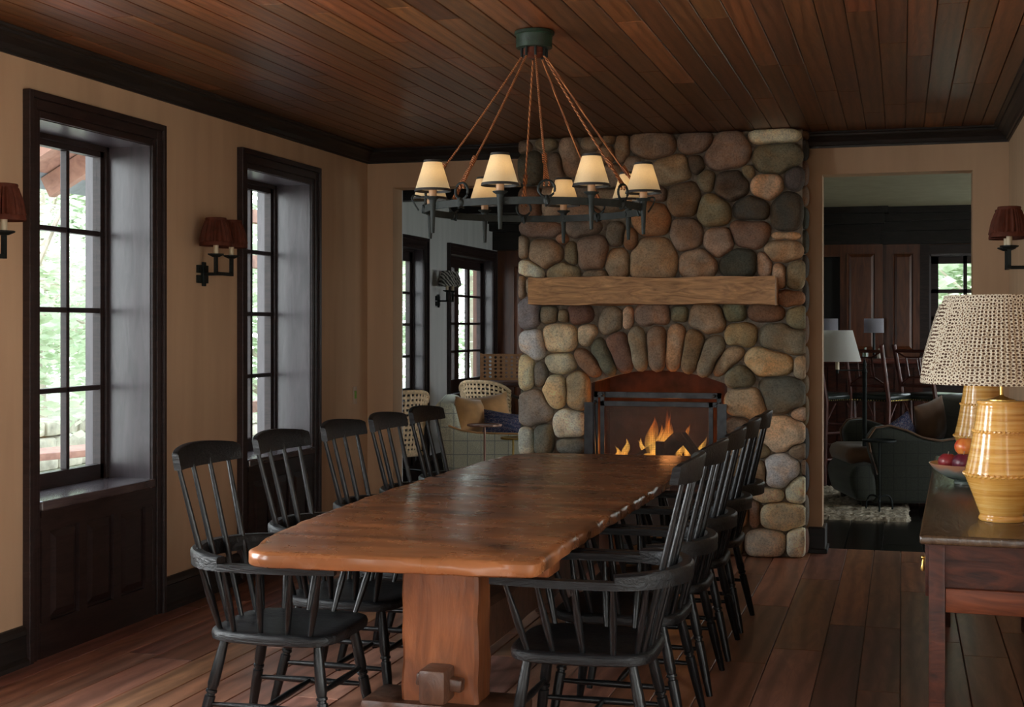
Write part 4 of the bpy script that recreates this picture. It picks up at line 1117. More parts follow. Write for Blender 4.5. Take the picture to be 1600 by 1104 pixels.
# table lamps
def make_lamp():
    t = thing('table_lamp', '', 'lamp')
    bp = [(.0, 0), (.073, 0), (.076, .006), (.073, .014), (.070, .018), (.078, .04), (.100, .10), (.118, .145), (.1205, .155), (.119, .165), (.108, .21), (.100, .25), (.094, .285), (.088, .32), (.083, .352), (.079, .378), (.077, .390), (.080, .396), (.081, .401), (.078, .404), (.0, .405)]
    prof = []
    for (r0, z0), (r1, z1) in zip(bp, bp[1:]):
        k = max(1, int(abs(z1-z0)/.004))
        for j in range(k):
            z = z0+(z1-z0)*j/k; rr_ = r0+(r1-r0)*j/k
            prof.append((rr_*(1+.006*math.sin(z*700)) if rr_ > .05 else rr_, z))
    prof.append(bp[-1])
    mb = MB(); mb.lathe(prof, n=64); mb.obj('base', M['ceramic'], t, angle=60)
    for zr, rr_ in ((.155, .1205), (.30, .0915)):
        mb = MB(); n = 120
        mb.rings([[((rr_+q*(1+.5*math.sin(i*2*PI*40/n)))*math.cos(2*PI*i/n), (rr_+q*(1+.5*math.sin(i*2*PI*40/n)))*math.sin(2*PI*i/n), zr+w+.002*math.sin(i*2*PI*40/n)) for i in range(n)] for q, w in ((-.003, -.006), (.003, -.004), (.0045, 0), (.003, .004), (-.003, .006))], cap=False)
        mb.obj('rope_band', M['ceramic'], t)
    mb = MB(); mb.lathe([(.045, .404), (.045, .408), (.026, .413), (.010, .420), (.006, .424), (.006, .50), (.012, .505), (.012, .56), (.004, .565), (.004, .752), (.0, .755)], n=20); mb.obj('stem', M['brass'], t)
    n = 720; pl = 90
    rr = []
    for k, (r_, z) in enumerate([(.262, .462), (.265, .468), (.264, .476)]+[(.264-(.264-.188)*((j/10)**1.15), .476+.274*j/10) for j in range(1, 11)]+[(.187, .757), (.184, .760)]):
        am = .010 if .478 < z < .748 else 0
        rr.append([((r_*(1+am*math.cos(pl*2*PI*i/n+1.5*math.sin(i*.05))))*math.cos(2*PI*i/n), (r_*(1+am*math.cos(pl*2*PI*i/n+1.5*math.sin(i*.05))))*math.sin(2*PI*i/n), z) for i in range(n)])
    mb = MB(); mb.rings(rr, cap=False); mb.obj('lamp_shade', M['dots'], t, recalc=False)
    mb = MB()
    for a in (0, 2*PI/3, 4*PI/3): mb.tube([(0, 0, .755), (.183*math.cos(a), .183*math.sin(a), .755)], .002, 6)
    mb.obj('shade_spider', M['brass'], t)
    return t
lp = make_lamp(); lp.location = (.325, 4.935, DH); lp['label'] = 'ochre banded ceramic lamp with pleated dotted shade at the near end of the console'; lp['group'] = 'ochre ceramic lamps on the console'
dup(lp, (.352, 6.65, DH), 1.0, 'ochre ceramic lamp farther back on the console, behind the fruit bowl', 'ochre ceramic lamps on the console')
mb = MB(); mb.lathe([(0, 0), (.055, 0), (.056, .010), (.050, .014), (.078, .022), (.112, .040), (.138, .060), (.153, .080), (.156, .085), (.152, .085), (.134, .064), (.108, .045), (.07, .027), (0, .022)], n=48)
bw = mb.obj('fruit_bowl', M['bowl'], loc=(.265, 6.05, DH), angle=50); tag(bw, 'shallow glazed bowl with terracotta dripped rim holding fruit on the console', 'bowl')
def fruit_o(name, c, r, mat, label, cat):
    mb = MB(); n = 20; pr = []
    for k in range(13):
        a = -PI/2+PI*k/12; z = math.sin(a)*r*.9; q = math.cos(a)*r
        if k > 10: z -= r*.12*(k-10)
        if k < 2: z += r*.06*(2-k)
        pr.append((q if k not in (0, 12) else .0006, z))
    mb.lathe(pr, n=n)
    root = mb.obj(name, mat, loc=c); tag(root, label, cat)
    mb = MB(); mb.tube([(0, 0, r*.62), (.004, .002, r*1.05)], .0018, 6); mb.obj('stem', M['trunk'], root)
fruit_o('apple', (.255, 6.03, DH+.155), .044, M['apple'], 'red and yellow apple sitting on top of the plums in the bowl', 'apple')
fruit_o('plum', (.245, 5.985, DH+.092), .046, M['plum'], 'large dark purple plum at the front of the bowl', 'plum')
fruit_o('plum', (.185, 6.03, DH+.092), .040, M['plum_red'], 'redder plum at the left side of the bowl', 'plum')
fruit_o('plum', (.30, 6.10, DH+.08), .042, M['plum'], 'dark plum at the back right of the bowl, half behind the lamp', 'plum')

# ------------------------------------------------------------------ far room, left part
def cushion(name, loc, size, rot, mat, label, cat='cushion', puff=1.0, group=None):
    mb = MB(); n = 16
    w, h, t = size; rr = []
    vs = {}
    for side in (1, -1):
        for i in range(n+1):
            for j in range(n+1):
                u = -1+2*i/n; v = -1+2*j/n
                if abs(u) == 1 or abs(v) == 1:
                    if side == -1: vs[side, i, j] = vs[1, i, j]; continue
                th_ = ((1-u*u)*(1-v*v))**.62*puff*1.15
                pin = 1-.07*(1-abs(u))*(abs(v) > .0)*abs(v)**2-.0
                pin2 = 1-.07*(1-abs(v))*abs(u)**2
                vs[side, i, j] = mb.bm.verts.new((u*w/2*pin2, side*t/2*th_+.012*noise.noise(Vector((u*2.2+loc[0]*9, v*2.2, side)))*th_, v*h/2*pin))
    for side in (1, -1):
        for i in range(n):
            for j in range(n):
                try: mb.bm.faces.new((vs[side, i, j], vs[side, i+1, j], vs[side, i+1, j+1], vs[side, i, j+1]))
                except ValueError: pass
    o = mb.obj(name, mat, loc=loc, angle=80); o.rotation_euler = rot
    return tag(o, label, cat, group)

# green sofa seen from its side: local x along view-right, back at the left
def make_armchair(name, label, mat, L=1.0, D=.9, seat_mat=None, loc=(0, 0, 0), rz=0):
    """upholstered chair/sofa: local -x is the back, +x the front, y the width"""
    t = thing(name, label, 'sofa', loc, rz)
    # arms: outline in x-z with sloping top
    P = [(-.46, .06), (.46, .06), (.48, .57), (.30, .605), (.0, .61), (-.20, .615), (-.36, .635), (-.50, .675)]
    for s in (1, -1):
        mb = MB(); mb.prism([(a*D, b) for a, b in P], s*L/2-s*.12, s*L/2, axis='y', bev=.025); mb.obj('arm', mat, t, angle=50)
    Q = [(-.50, .06), (-.30, .06), (-.36, .62), (-.44, .86), (-.60, .875), (-.66, .83)]
    mb = MB(); mb.prism([(a*D, b) for a, b in Q], -L/2+.02, L/2-.02, axis='y', bev=.03); mb.obj('backrest', mat, t, angle=50)
    mb = MB(); mb.bx(-.42*D, .44*D, -L/2+.1, L/2-.1, .08, .34, .03); mb.obj('seat_base', mat, t, angle=50)
    mb = MB(); mb.bx(-.34*D, .50*D, -L/2+.125, L/2-.125, .34, .47, .05); mb.obj('seat_cushion', seat_mat or mat, t, angle=60)
    for s in (1, -1):
        mb = MB(); pts = [(a*D, s*(L/2-.005), b+.002) for a, b in P[2:]]; mb.tube(pts, .008, 6); mb.obj('piping', M['caramel'], t)
        for x in (-.4, .4):
            mb = MB(); mb.turn((x*D, s*(L/2-.1), 0), (x*D, s*(L/2-.1), .075), [(0, .018), (1, .026)], 10); mb.obj('leg', M['dark_cane'], t)
    return t
sofa_rz = -R(8)
# near arm face lies at about y=11.0; front towards +x
make_armchair('tweed_sofa', 'sage green checked tweed sofa with tan piping beyond the left doorway', M['tweed'], L=1.5, D=.80, loc=(-3.498, 11.84, 0), rz=R(16))
def catl(o): pass
cushion('cushion', (-3.575, 11.27, .745), (.34, .31, .22), (R(-10), R(8), R(66)), M['caramel'], 'caramel velvet cushion in the corner of the green sofa')
cushion('cushion', (-3.50, 11.62, .745), (.40, .33, .17), (R(-14), R(-8), R(36)), M['caramel'], 'caramel cushion propped behind the other against the green sofa back')
cushion('cushion', (-3.27, 11.31, .675), (.38, .22, .13), (R(-22), R(9), R(28)), M['ikat'], 'navy and red zigzag lumbar cushion on the green sofa')
# drinks tables
def drink_table(label, loc, h, r, mat, rim, feet=False):
    t = thing('drinks_table', label, 'side table', loc)
    mb = MB(); n = 48
    mb.lathe([(0, h-.006), (r*.97, h-.008), (r, h-.004), (r*1.0, h+.008), (r*.97, h+.006), (r*.95, h-.0), (0, h)], n=n, mod=(lambda a, z: 1+(.035*math.cos(a*16) if rim else 0)))
    mb.obj('tabletop', mat, t)
    mb = MB(); mb.tube([(0.0, 0, .05 if feet else .0), (0, 0, h-.006)], .009, 8); mb.obj('stem', mat, t)
    if feet:
        for k in range(3):
            a = k*2*PI/3+.55
            pts = [(.0+(.12*math.sin(PI*.55*j/8))*math.cos(a), (.12*math.sin(PI*.55*j/8))*math.sin(a), .105+.045*math.sin(PI*j/8*.9)-.105*(j/8)**2*1.25+.0) for j in range(9)]
            pts[-1] = (pts[-1][0], pts[-1][1], .012)
            mb = MB(); mb.tube(pts, .008, 6); mb.obj('foot', M['iron'], t)
    else:
        mb = MB(); mb.lathe([(0, 0), (.12, 0), (.12, .008), (.02, .02), (0, .02)], n=28); mb.obj('base', mat, t)
    return t
M['copper'] = plain('copper_pink_metal', (.36, .20, .15, 1), .4, .6)
drink_table('scallop-edged copper drinks table standing in front of the green sofa', (-3.18, 10.43, 0), .73, .135, M['copper'], True)
drink_table('round brass-stemmed drinks table by the green sofa, half hidden by the fireplace', (-2.97, 10.52, 0), .625, .10, M['brass'], False)

# wicker chairs: curved woven back on a dark frame; local +x is the front
def make_wicker():
    t = thing('wicker_chair', '', 'chair')
    W, z0, z1 = .50, .46, .96
    def bp(s, z): # back surface, s -1..1
        a = s*R(62); return Vector((-.02-.26*math.cos(a)-.12*(z-z0), .29*math.sin(a)/math.sin(R(62))*(.92+.16*(z-z0)/.5), z))
    mb = MB(); nv, nh = 17, 13
    for i in range(nv):
        s = -1+2*i/(nv-1); zt = z1-.10*abs(s)**3
        mb.tube([bp(s, z0+(zt-z0)*k/12)+Vector((.004*(-1)**(i+k), 0, 0)) for k in range(13)], 1, flat=(.019, .004))
    for j in range(nh):
        u = j/(nh-1)
        mb.tube([bp(-1+2*k/20, z0+(z1-.10*abs(-1+2*k/20)**3-z0)*u)+Vector((.005*(-1)**(k+j), 0, 0)) for k in range(21)], 1, flat=(.004, .022))
    mb.obj('woven_back', M['wicker'], t, smooth=False)
    mb = MB(); mb.tube([bp(-1+2*k/20, z1-.10*abs(-1+2*k/20)**3+.008) for k in range(21)], .016, 8); mb.obj('back_rim', M['wicker'], t)
    mb = MB(); mb.bx(-.22, .24, -.25, .25, .41, .455, .02); mb.obj('seat', M['wicker'], t)
    for s in (1, -1):
        mb = MB(); mb.tube([bp(s, .84), (-.05, s*.31, .80), (.10, s*.32, .72), (.20, s*.31, .62), (.24, s*.28, .42)], .016, 8); mb.obj('arm', M['dark_cane'], t)
        for x, xb in ((.22, .20), (-.22, -.2)):
            mb = MB(); mb.tube([(x, s*.25, 0), (xb, s*.24, .42)], .016, 8); mb.obj('leg', M['dark_cane'], t)
        mb = MB(); mb.tube([(-.21, s*.245, .16), (.21, s*.245, .16)], .010, 8); mb.tube([(-.21, s*.245, .28), (.21, s*.245, .28)], .010, 8); mb.obj('stretcher', M['dark_cane'], t)
    mb = MB(); mb.tube([(.21, .24, .2), (.21, -.24, .2)], .010, 8); mb.tube([(-.21, .24, .2), (-.21, -.24, .2)], .010, 8); mb.obj('stretcher', M['dark_cane'], t)
    return t
wk = make_wicker(); wk.location = (-3.95, 13.35, 0); wk.rotation_euler = (0, 0, R(72)); wk['label'] = 'woven rattan armchair seen from behind, past the green sofa'; wk['group'] = 'woven rattan armchairs in the far room'
dup(wk, (-4.22, 10.95, 0), R(150), 'woven rattan chair by the far left window, beside the doorway edge', 'woven rattan armchairs in the far room')
dup(wk, (-3.80, 15.05, 0), R(-80), 'woven rattan chair beyond the game table, mostly hidden behind it', 'woven rattan armchairs in the far room')
GT = thing('game_table', 'dark wood square game table standing near the panelled far wall', 'table', (-3.98, 14.28, 0))
GT.scale = (1, 1, 1.055)
mb = MB(); mb.bx(-.5, .5, -.35, .35, .83, .87, .01); mb.obj('tabletop', M['console'], GT)
for x in (-.42, .42):
    for y in (-.28, .28):
        mb = MB(); mb.box((x, y, .415), (.06, .06, .83), bev=.006); mb.obj('leg', M['dark_cane'], GT)
mb = MB(); mb.box((0, -.27, .30), (.84, .03, .04)); mb.box((0, .27, .30), (.84, .03, .04)); mb.obj('stretcher', M['dark_cane'], GT, smooth=False)
# wooden four-in-a-row board with holes
CB = thing('game_board', 'upright wooden four-in-a-row game board with six rows of holes', 'game', (-4.16, 14.25, .918), R(17))
CB.scale = (1, 1, .88)
mb = MB(); nx, nz = 7, 6; W0, H0 = .44, .30; cs = .058; x0 = -nx*cs/2; z0 = .02
n = 16
def holes(mb, y):
    sgn = y
    for i in range(nx):
        for j in range(nz):
            cx, cz = x0+cs*(i+.5), z0+.022+.047*(j+.5); hw, hh = cs/2, .0235
            sq = []; ci = []
            for k in range(n):
                a = 2*PI*k/n; c_, s_ = math.cos(a), math.sin(a); q = max(abs(c_), abs(s_))
                sq.append(mb.bm.verts.new((cx+hw*c_/q, y, cz+hh*s_/q))); ci.append((mb.bm.verts.new((cx+.0150*c_, y, cz+.0150*s_))))
            for k in range(n): mb.bm.faces.new((sq[k], sq[(k+1) % n], ci[(k+1) % n], ci[k]))
            if y < 0:
                cj = [mb.bm.verts.new((v.co.x, -y, v.co.z)) for v in ci]
                for k in range(n): mb.bm.faces.new((ci[k], ci[(k+1) % n], cj[(k+1) % n], cj[k]))
holes(mb, -.014); holes(mb, .014)
xe = x0; xr = -x0
mb.bx(xe-.022, xe, -.016, .016, .0, .35); mb.bx(xr, xr+.022, -.016, .016, .0, .35); mb.bx(xe, xr, -.016, .016, z0-.0, z0+.022); mb.bx(xe, xr, -.016, .016, z0+.304, z0+.322)
mb.obj('slotted_board', M['game_wood'], CB, smooth=False, recalc=False)
for s in (-1, 1):
    mb = MB(); mb.box((s*.225, 0, .012), (.03, .14, .024), bev=.004); mb.obj('foot', M['game_wood'], CB)

# ------------------------------------------------------------------ far room, right part
def make_big_chair():
    t = thing('upholstered_armchair', 'dark green checked armchair with rolled arm and brown piping beyond the right doorway', 'armchair', (-.01, 12.2, 0), R(180+16))
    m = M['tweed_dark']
    # local: +x front. Side faces at y=+-.48
    P = [(-.50, .06), (.36, .06), (.32, .30), (.38, .48), (.40, .60), (.34, .685), (.22, .70), (.08, .66), (-.05, .60), (-.2, .575), (-.35, .60), (-.46, .69), (-.54, .80), (-.60, .82)]
    for s in (1, -1):
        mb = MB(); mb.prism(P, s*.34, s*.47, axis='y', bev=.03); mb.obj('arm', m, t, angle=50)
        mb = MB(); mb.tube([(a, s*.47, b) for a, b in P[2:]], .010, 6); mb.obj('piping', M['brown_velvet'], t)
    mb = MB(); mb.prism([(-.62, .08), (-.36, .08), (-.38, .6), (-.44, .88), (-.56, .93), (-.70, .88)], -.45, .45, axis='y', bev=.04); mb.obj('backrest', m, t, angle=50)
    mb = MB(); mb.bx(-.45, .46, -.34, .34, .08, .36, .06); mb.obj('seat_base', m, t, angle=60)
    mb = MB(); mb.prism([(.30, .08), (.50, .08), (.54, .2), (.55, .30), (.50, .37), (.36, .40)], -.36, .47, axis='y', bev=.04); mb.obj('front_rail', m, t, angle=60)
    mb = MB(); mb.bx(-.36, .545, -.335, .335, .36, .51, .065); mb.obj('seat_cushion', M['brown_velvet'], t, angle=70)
    for s in (1, -1):
        for x in (-.42, .40):
            mb = MB(); mb.turn((x, s*.36, 0), (x, s*.36, .085), [(0, .022), (1, .032)], 10); mb.obj('leg', M['dark_cane'], t)
    return t
make_big_chair()
cushion('cushion', (.235, 12.2, .70), (.36, .38, .17), (R(4), R(-14), R(48)), M['brown_velvet'], 'large brown velvet cushion on the dark green armchair')
cushion('cushion', (-.01, 12.06, .63), (.28, .24, .12), (R(10), R(-32), R(30)), M['ikat'], 'small navy patterned cushion on the dark green armchair')
drink_table('slim iron drinks table with arched tripod feet before the dark armchair', (-.175, 11.50, .02), .57, .135, M['iron'], False, True)
mb = MB(); nx, ny = 90, 60; rnd = random.Random(5)
x0, x1, y0, y1 = -2.2, .06, 11.05, 13.2
g = [[mb.bm.verts.new((x0+(x1-x0)*i/nx+rnd.uniform(-.012, .012), y0+(y1-y0)*j/ny+rnd.uniform(-.012, .012), .0 if i in (0, nx) or j in (0, ny) else .014+rnd.uniform(0, .02))) for j in range(ny+1)] for i in range(nx+1)]
for i in range(nx):
    for j in range(ny): mb.bm.faces.new((g[i][j], g[i+1][j], g[i+1][j+1], g[i][j+1]))
rg = mb.obj('area_rug', M['rug'], smooth=False); tag(rg, 'shaggy cream wool rug under the dark green armchair', 'rug')
# floor lamp
FLP = thing('floor_lamp', 'swing-arm floor lamp with white drum shade beyond the right doorway', 'lamp', (-.30, 11.9, .0))
mb = MB(); mb.lathe([(0, 0), (.13, 0), (.13, .015), (.03, .03), (0, .03)], n=32); mb.obj('base', M['iron'], FLP)
mb = MB(); mb.lathe([(.018, .03), (.018, 1.12), (.024, 1.13), (.018, 1.15), (.012, 1.17), (.018, 1.19), (.006, 1.23), (0, 1.25)], n=16); mb.obj('pole', M['iron_patina'], FLP)
mb = MB(); mb.tube([(0, 0, 1.145), (-.22, -.05, 1.145)], .006, 8); mb.lathe([(.012, 1.12), (.012, 1.17), (0, 1.17)], (-.22, -.05, 0), 12); mb.obj('swing_arm', M['iron'], FLP)
mb = MB(); mb.lathe([(.016, 1.15), (.016, 1.26), (0, 1.26)], (-.22, -.05, 0), 16); mb.obj('candle_sleeve', M['candle_cream'], FLP)
mb = MB(); mb.lathe([(.195, 1.22), (.125, 1.48)], (-.22, -.05, 0), 40, cap=False); mb.obj('lamp_shade', M['white_shade'], FLP, recalc=False)
# bar counter
BC = thing('bar_counter', 'dark panelled bar counter with a mahogany top along the far room', 'counter', (-.75, 14.62, 0))
mb = MB(); mb.bx(-1.6, 1.02, -.30, .30, 1.14, 1.19, .012); mb.obj('countertop', M['red_cane'], BC)
mb = MB(); mb.bx(-1.5, .95, -.16, .25, 0, 1.14)
for k in range(26): mb.bx(-1.48+k*.094, -1.46+k*.094+.062, -.175, -.15, .06, 1.1)
mb.obj('counter_body', M['console'], BC, smooth=False)
def bar_lamp(loc, label):
    t = thing('bar_lamp', label, 'lamp', loc, group='small grey-shaded lamps on the bar')
    mb = MB(); mb.lathe([(0, 0), (.05, 0), (.05, .012), (.014, .02), (.010, .27), (0, .27)], n=16); mb.obj('base', M['iron'], t)
    mb = MB(); mb.lathe([(.100, .26), (.098, .405)], n=32, cap=False); mb.obj('lamp_shade', M['grey_shade'], t, recalc=False)
bar_lamp((-.275, 14.58, 1.19), 'small grey linen lamp on the bar above the bar stool back')
bar_lamp((-.73, 14.55, 1.19), 'small grey linen lamp on the bar at the left edge of the right doorway')
def bottle(loc, h, r, mat, label):
    mb = MB(); mb.lathe([(0, 0), (r, 0), (r, h*.6), (r*.4, h*.75), (r*.4, h), (0, h)], n=16); o = mb.obj('bottle', mat, loc=loc); tag(o, label, 'bottle')
M['green_glass'] = plain('green_glass', (.06, .11, .05, 1), .1, 0, .8)
bottle((-.36, 14.5, 1.19), .11, .03, M['green_glass'], 'green glass vessel left of the small bar lamp')
M['pale_glass'] = plain('pale_glass', (.45, .42, .32, 1), .15, 0, .8)
bottle((-.222, 14.5, 1.19), .10, .022, M['pale_glass'], 'pale glass vessel right of the small bar lamp')
# bar stools
def make_stool():
    t = thing('bar_stool', '', 'stool')
    mb = MB(); mb.bx(-.21, .21, -.22, .22, .80, .875, .03); mb.obj('seat', M['leather'], t, angle=60)
    mb = MB()
    for k in range(14):
        for s in (1, -1):
            mb.ball((-.19+k*.029, s*.222, .812), .006, 6, 4); mb.ball((.212*s, -.19+k*.029, .812), .006, 6, 4)
    mb.obj('nailheads', M['brass'], t)
    bk = {}
    for s in (1, -1):
        mb = MB(); mb.tube([(-.25, s*.215, 0), (-.21, s*.205, .80), (-.24, s*.20, .95), (-.335, s*.20, 1.34)], .021, 8); mb.obj('leg', M['red_cane'], t)
        mb = MB(); mb.tube([(.23, s*.215, 0), (.19, s*.2, .80)], .019, 8); mb.obj('leg', M['red_cane'], t)
        for z in (.25, .5): 
            mb = MB(); mb.tube([(-.235, s*.21, z), (.21, s*.21, z)], .012, 8); mb.obj('stretcher', M['red_cane'], t)
        mb = MB(); mb.tube([(.2, s*.205, .62), (.08, s*.205, .78)], .008, 6); mb.tube([(-.2, s*.205, .62), (-.08, s*.205, .78)], .008, 6); mb.obj('brace', M['red_cane'], t)
    for x in (-.235, .21):
        for z in (.35, .56):
            mb = MB(); mb.tube([(x, -.21, z), (x, .21, z)], .013, 8); mb.obj('stretcher', M['red_cane'], t)
    def B(y, z): return (-.24-.095*(z-.95)/.39, y, z)
    mb = MB(); mb.tube([B(-.2, 1.28), B(.2, 1.28)], .015, 8); mb.tube([B(-.2, .95), B(.2, .95)], .015, 8)
    q = [(-.08, 1.22), (.08, 1.22), (.08, 1.03), (-.08, 1.03)]
    for k in range(4): mb.tube([B(*q[k]), B(*q[(k+1) % 4])], .009, 6)
    for (a, b), (c, d) in zip(q, ((-.19, 1.28), (.19, 1.28), (.19, .96), (-.19, .96))): mb.tube([B(a, b), B(c, d)], .009, 6)
    mb.tube([B(-.05, 1.2), B(-.05, 1.05)], .006, 6)
    mb.obj('lattice_back', M['red_cane'], t)
    return t
st = make_stool(); st.location = (-.19, 13.72, 0); st.rotation_euler = (0, 0, R(60)); st['label'] = 'red-brown lattice-back bar stool behind the floor lamp pole'; st['group'] = 'lattice-back bar stools'
dup(st, (.30, 13.85, 0), R(48), 'red-brown lattice-back bar stool right of the others, beside the dotted shade', 'lattice-back bar stools')
dup(st, (-.72, 13.66, 0), R(52), 'lattice-back bar stool at the left edge of the right doorway, under the white shade', 'lattice-back bar stools')

# ------------------------------------------------------------------ outdoors
mb = MB(); mb.bx(-30, 30, -25, 45, -.45, -.35); struct(mb.obj('ground', M['grass'], smooth=False))
mb = MB(); mb.bx(-9.5, XL-WT-.06, -4, 12.5, -.35, -.12); o = mb.obj('terrace', M['terrace'], smooth=False); struct(o)
mb = MB(); mb.bx(XR+WT, 6, -6, 9, -.35, -.12); o = mb.obj('terrace_right', M['terrace'], smooth=False); struct(o)
BN = thing('garden_bench', 'low red-brown timber bench on the terrace outside the first window', 'bench', (-7.1, 9.9, -.12), R(-20))
mb = MB(); mb.bx(-.25, .25, -1.1, 1.1, .52, .58, .01); mb.obj('seat', M['cedar'], BN)
for y in (-.9, .9):
    mb = MB(); mb.bx(-.2, .2, y-.05, y+.05, 0, .52, .01); mb.obj('leg', M['cedar'], BN)
LW = MB()
rnd = random.Random(2)
for j in range(3):
    x = -10.6
    y = 8.0
    while y < 26:
        w = rnd.uniform(.35, .8); LW.box((-10.9+rnd.uniform(-.03, .03), y+w/2, -.25+.22*j), (.5, w-.03, .2), bev=.04); y += w
o = LW.obj('garden_wall', M['stonewall']); tag(o, 'low dry stone garden wall seen through the windows', 'wall')
RF = thing('porch_roof', 'red cedar porch gable with grey slate edge outside the first window', 'roof', (-6.95, 11.0, .25))
for k, (yy) in enumerate((-.5, .35, 1.2)):
    mb = MB(); mb.box((0, yy, 3.02), (1.9, .09, .20), rot=Matrix.Rotation(R(-28), 4, 'Y')); mb.obj('rafter', M['cedar'], RF, smooth=False)
mb = MB(); mb.box((-.05, .35, 3.15), (2.1, 2.2, .05), rot=Matrix.Rotation(R(-28), 4, 'Y')); mb.obj('roof_deck', M['cedar'], RF, smooth=False)
mb = MB(); mb.box((-.95, .35, 2.68), (.25, 2.3, .07), rot=Matrix.Rotation(R(-28), 4, 'Y')); mb.obj('slate_edge', M['roof_slate'], RF, smooth=False)
for yy in (1.9,):
    mb = MB(); mb.box((.9, yy, 1.45), (.14, .14, 3.64)); mb.obj('post', M['cedar'], RF, smooth=False)
PR = thing('pergola', 'red cedar pergola beams outside the second window', 'pergola', (-6.9, 13.6, -.12))
for z in (2.35, 2.85):
    mb = MB(); mb.box((0, 0, z), (.12, 3.2, .14)); mb.obj('beam', M['cedar'], PR, smooth=False)
for y in (-1.4, 1.4):
    mb = MB(); mb.box((0, y, 1.42), (.13, .13, 2.85)); mb.obj('post', M['cedar'], PR, smooth=False)
mb = MB(); mb.box((0, 0, .75), (.10, 3.0, .12)); mb.obj('rail', M['cedar'], PR, smooth=False)
def tree(x, y, h, r, label, seed, n=2600, low=.15):
    rnd = random.Random(seed); t = thing('tree', label, 'tree', (x, y, -.35), group='trees in the garden')
    mb = MB(); P = [(0, 0, 0)]
    for k in range(1, 9): P.append((P[-1][0]+rnd.uniform(-.12, .12), P[-1][1]+rnd.uniform(-.12, .12), h*.85*k/8))
    mb.tube(P, lambda u: .16*(1-.8*u), 8)
    for k in range(7):
        b0 = Vector(P[2+k % 6]); a = rnd.uniform(0, 2*PI); L = rnd.uniform(.6, 1)*r
        mb.tube([b0, b0+Vector((math.cos(a)*L*.5, math.sin(a)*L*.5, .4)), b0+Vector((math.cos(a)*L, math.sin(a)*L, 1.1))], lambda u: .05*(1-.8*u), 6)
    mb.obj('trunk', M['trunk'], t)
    mb = MB(); cl = [Vector((rnd.gauss(0, r*.45), rnd.gauss(0, r*.45), h*rnd.uniform(low, 1.0))) for _ in range(26)]
    for _ in range(n):
        c = rnd.choice(cl); p = c+Vector((rnd.gauss(0, .38), rnd.gauss(0, .38), rnd.gauss(0, .33)))
        s = rnd.uniform(.05, .12)*(1 if r < 2.9 else 2.2); e = Matrix.Rotation(rnd.uniform(0, 6), 3, 'Z') @ Matrix.Rotation(rnd.uniform(-1.2, 1.2), 3, 'X')
        mb.bm.faces.new([mb.bm.verts.new(p+e @ Vector(q)) for q in ((-s, 0, 0), (0, -s*.5, 0), (s, 0, 0), (0, s*.5, 0))])
    mb.obj('foliage', M['leaf'], t, smooth=False, recalc=False)
spots = [(-11.5, 15.0, 6.5, 1.9, 'leafy tree with pale trunk seen through the first window'), (-12.5, 18.0, 7.5, 2.2, 'tall leafy tree farther back outside the first window'), (-9.6, 13.2, 3.2, 1.2, 'low leafy shrub tree close outside the first window'),
         (-12.0, 22.5, 7.0, 2.2, 'leafy tree seen through the second window'), (-9.0, 18.6, 3.6, 1.5, 'shrubby tree behind the pergola outside the second window'), (-10.5, 27.0, 7.5, 2.4, 'leafy tree seen through the narrow far window'),
         (-9.2, 29.5, 7.0, 2.3, 'leafy tree seen through the wide far window'), (-15.5, 24.5, 8.0, 2.8, 'tall pale tree deep in the garden behind the others'), (-19, 26, 9, 4.0, 'broad pale tree at the back of the garden behind the first window trees'), (-21, 34, 9, 4.2, 'broad pale tree at the far back of the garden'), (-13.5, 34, 9, 3.6, 'broad tree at the back of the garden beyond the far windows'), (-16, 20, 7, 3.0, 'rounded tree between the near and the far garden trees'), (1.0, 27.0, 8, 3.6, 'broad tree filling the window of the panelled wall'),
         (1.6, 24.0, 6.5, 2.4, 'leafy tree outside the window of the panelled far wall')]
for k, s in enumerate(spots): tree(*s, 20+k, n=2600 if s[3] < 2.9 else 6000)

# ------------------------------------------------------------------ world, daylight portals and lamps
W = bpy.data.worlds.new('World'); sc.world = W; W.use_nodes = True
nt = W.node_tree; bg = nt.nodes['Background']
tc = nt.nodes.new('ShaderNodeTexCoord'); sp_ = nt.nodes.new('ShaderNodeSeparateXYZ'); nt.links.new(tc.outputs['Generated'], sp_.inputs[0])
c = ramp(nt, sp_.outputs['Z'], ((0, (.95, .97, 1, 1)), (.3, (.88, .94, 1, 1)), (1, (.62, .78, 1, 1))))
nt.links.new(c, bg.inputs['Color']); bg.inputs['Strength'].default_value = 7.0
SKYLIT = {5: 0}
for pi_, (loc, size, ax, s) in enumerate(PORTALS):
    if (ax == 'x' and s < 0) or loc[1] < YB or (loc[0] < 0 and loc[1] < 5): continue
    L = bpy.data.lights.new('daylight_portal', 'AREA'); L.shape = 'RECTANGLE'; L.size, L.size_y = size; L.cycles.is_portal = True
    o = bpy.data.objects.new('daylight_portal', L); COL.objects.link(o); o.location = loc
    d = Vector((s, 0, 0)) if ax == 'x' else Vector((0, -s, 0))
    o.rotation_euler = d.to_track_quat('-Z', 'Z').to_euler()
    # keep the long side upright
    o.rotation_euler = (PI/2, 0, (-PI/2 if s > 0 else PI/2)) if ax == 'x' else (PI/2, 0, (0 if s < 0 else PI))
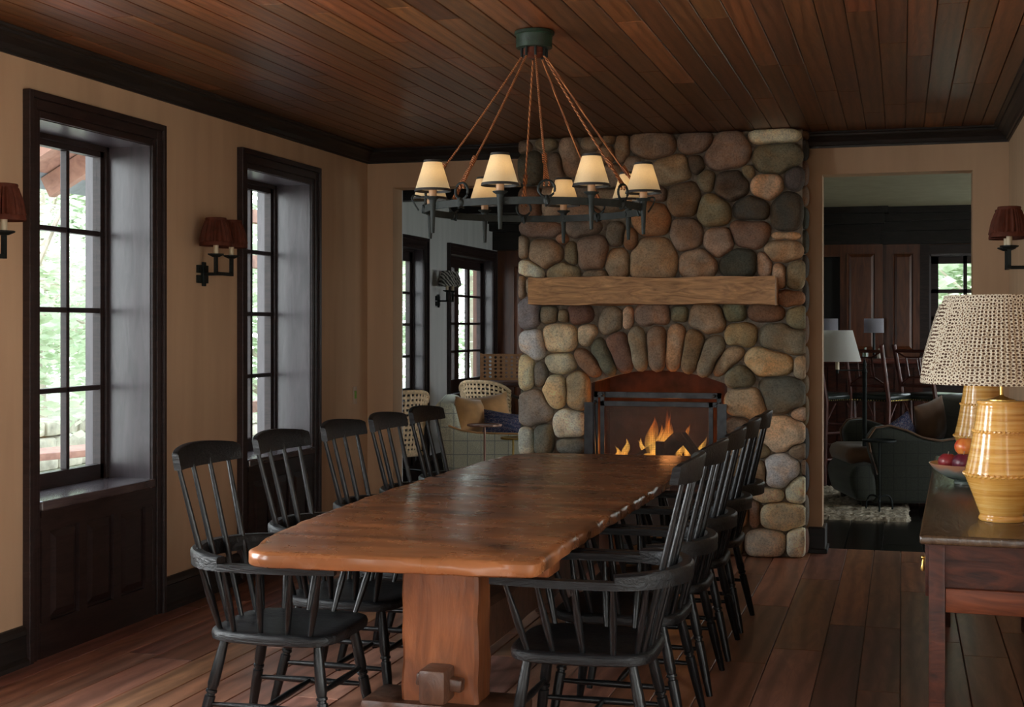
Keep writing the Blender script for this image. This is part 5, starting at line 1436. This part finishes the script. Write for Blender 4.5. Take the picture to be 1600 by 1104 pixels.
def window_light(loc, size, ax, s, e, col):  # added area lamp at an off-frame window, brightens the interior beyond the sky
    L = bpy.data.lights.new('window_daylight', 'AREA'); L.shape = 'RECTANGLE'; L.size, L.size_y = size; L.energy = e; L.color = col
    o = bpy.data.objects.new('window_daylight', L); COL.objects.link(o); o.location = loc
    o.rotation_euler = (PI/2, 0, (-PI/2 if s > 0 else PI/2)) if ax == 'x' else (PI/2, 0, (0 if s < 0 else PI))
for (loc, size, ax, s) in PORTALS:
    if ax == 'x' and s < 0:
        if loc[0] > 2: window_light(loc, size, ax, s, 22, (.95, .97, 1))
        else: window_light(loc, size, ax, s, 45, (1, .90, .80))
    elif loc[1] < YB: window_light(loc, size, ax, s, 35, (1, .92, .84))
    elif loc[0] < 0 and loc[1] < 5: window_light(loc, size, ax, s, 230, (.97, .97, 1))
def point(name, loc, power, col, r=.03):
    L = bpy.data.lights.new(name, 'POINT'); L.energy = power; L.color = col; L.shadow_soft_size = r
    o = bpy.data.objects.new(name, L); COL.objects.link(o); o.location = loc; return o
point('firelight', (-1.52, gy-.02, .80), 3.2, (1, .36, .10), .07)
point('firelight', (-1.86, gy, .70), 1.2, (1, .36, .10), .05)
for i in range(8):
    p = cpos(R(6+22.5+45*i), RR+.012)
    point('candle_bulb', (p.x-1.55, p.y+5.83, 2.015+.13), .12, (1, .72, .42), .012)

# ------------------------------------------------------------------ camera
cam = bpy.data.cameras.new('Camera'); co = bpy.data.objects.new('Camera', cam); COL.objects.link(co)
co.location = (0, 0, 1.5); co.rotation_euler = (PI/2, 0, TH)
cam.sensor_width = 36; cam.lens = 2150/1600*36; cam.shift_y = -40/1600; cam.clip_start = .05; cam.clip_end = 200
sc.camera = co
sc.view_settings.view_transform = 'Standard'; sc.view_settings.look = 'None'; sc.view_settings.gamma = 1; sc.view_settings.use_curve_mapping = False
sc.view_settings.exposure = 0.0
sc.cycles.max_bounces = 8; sc.cycles.diffuse_bounces = 5; sc.cycles.glossy_bounces = 4; sc.cycles.transparent_max_bounces = 16
sc.cycles.caustics_reflective = False; sc.cycles.caustics_refractive = False
sc.cycles.sample_clamp_indirect = 6.0
sc.cycles.use_denoising = True
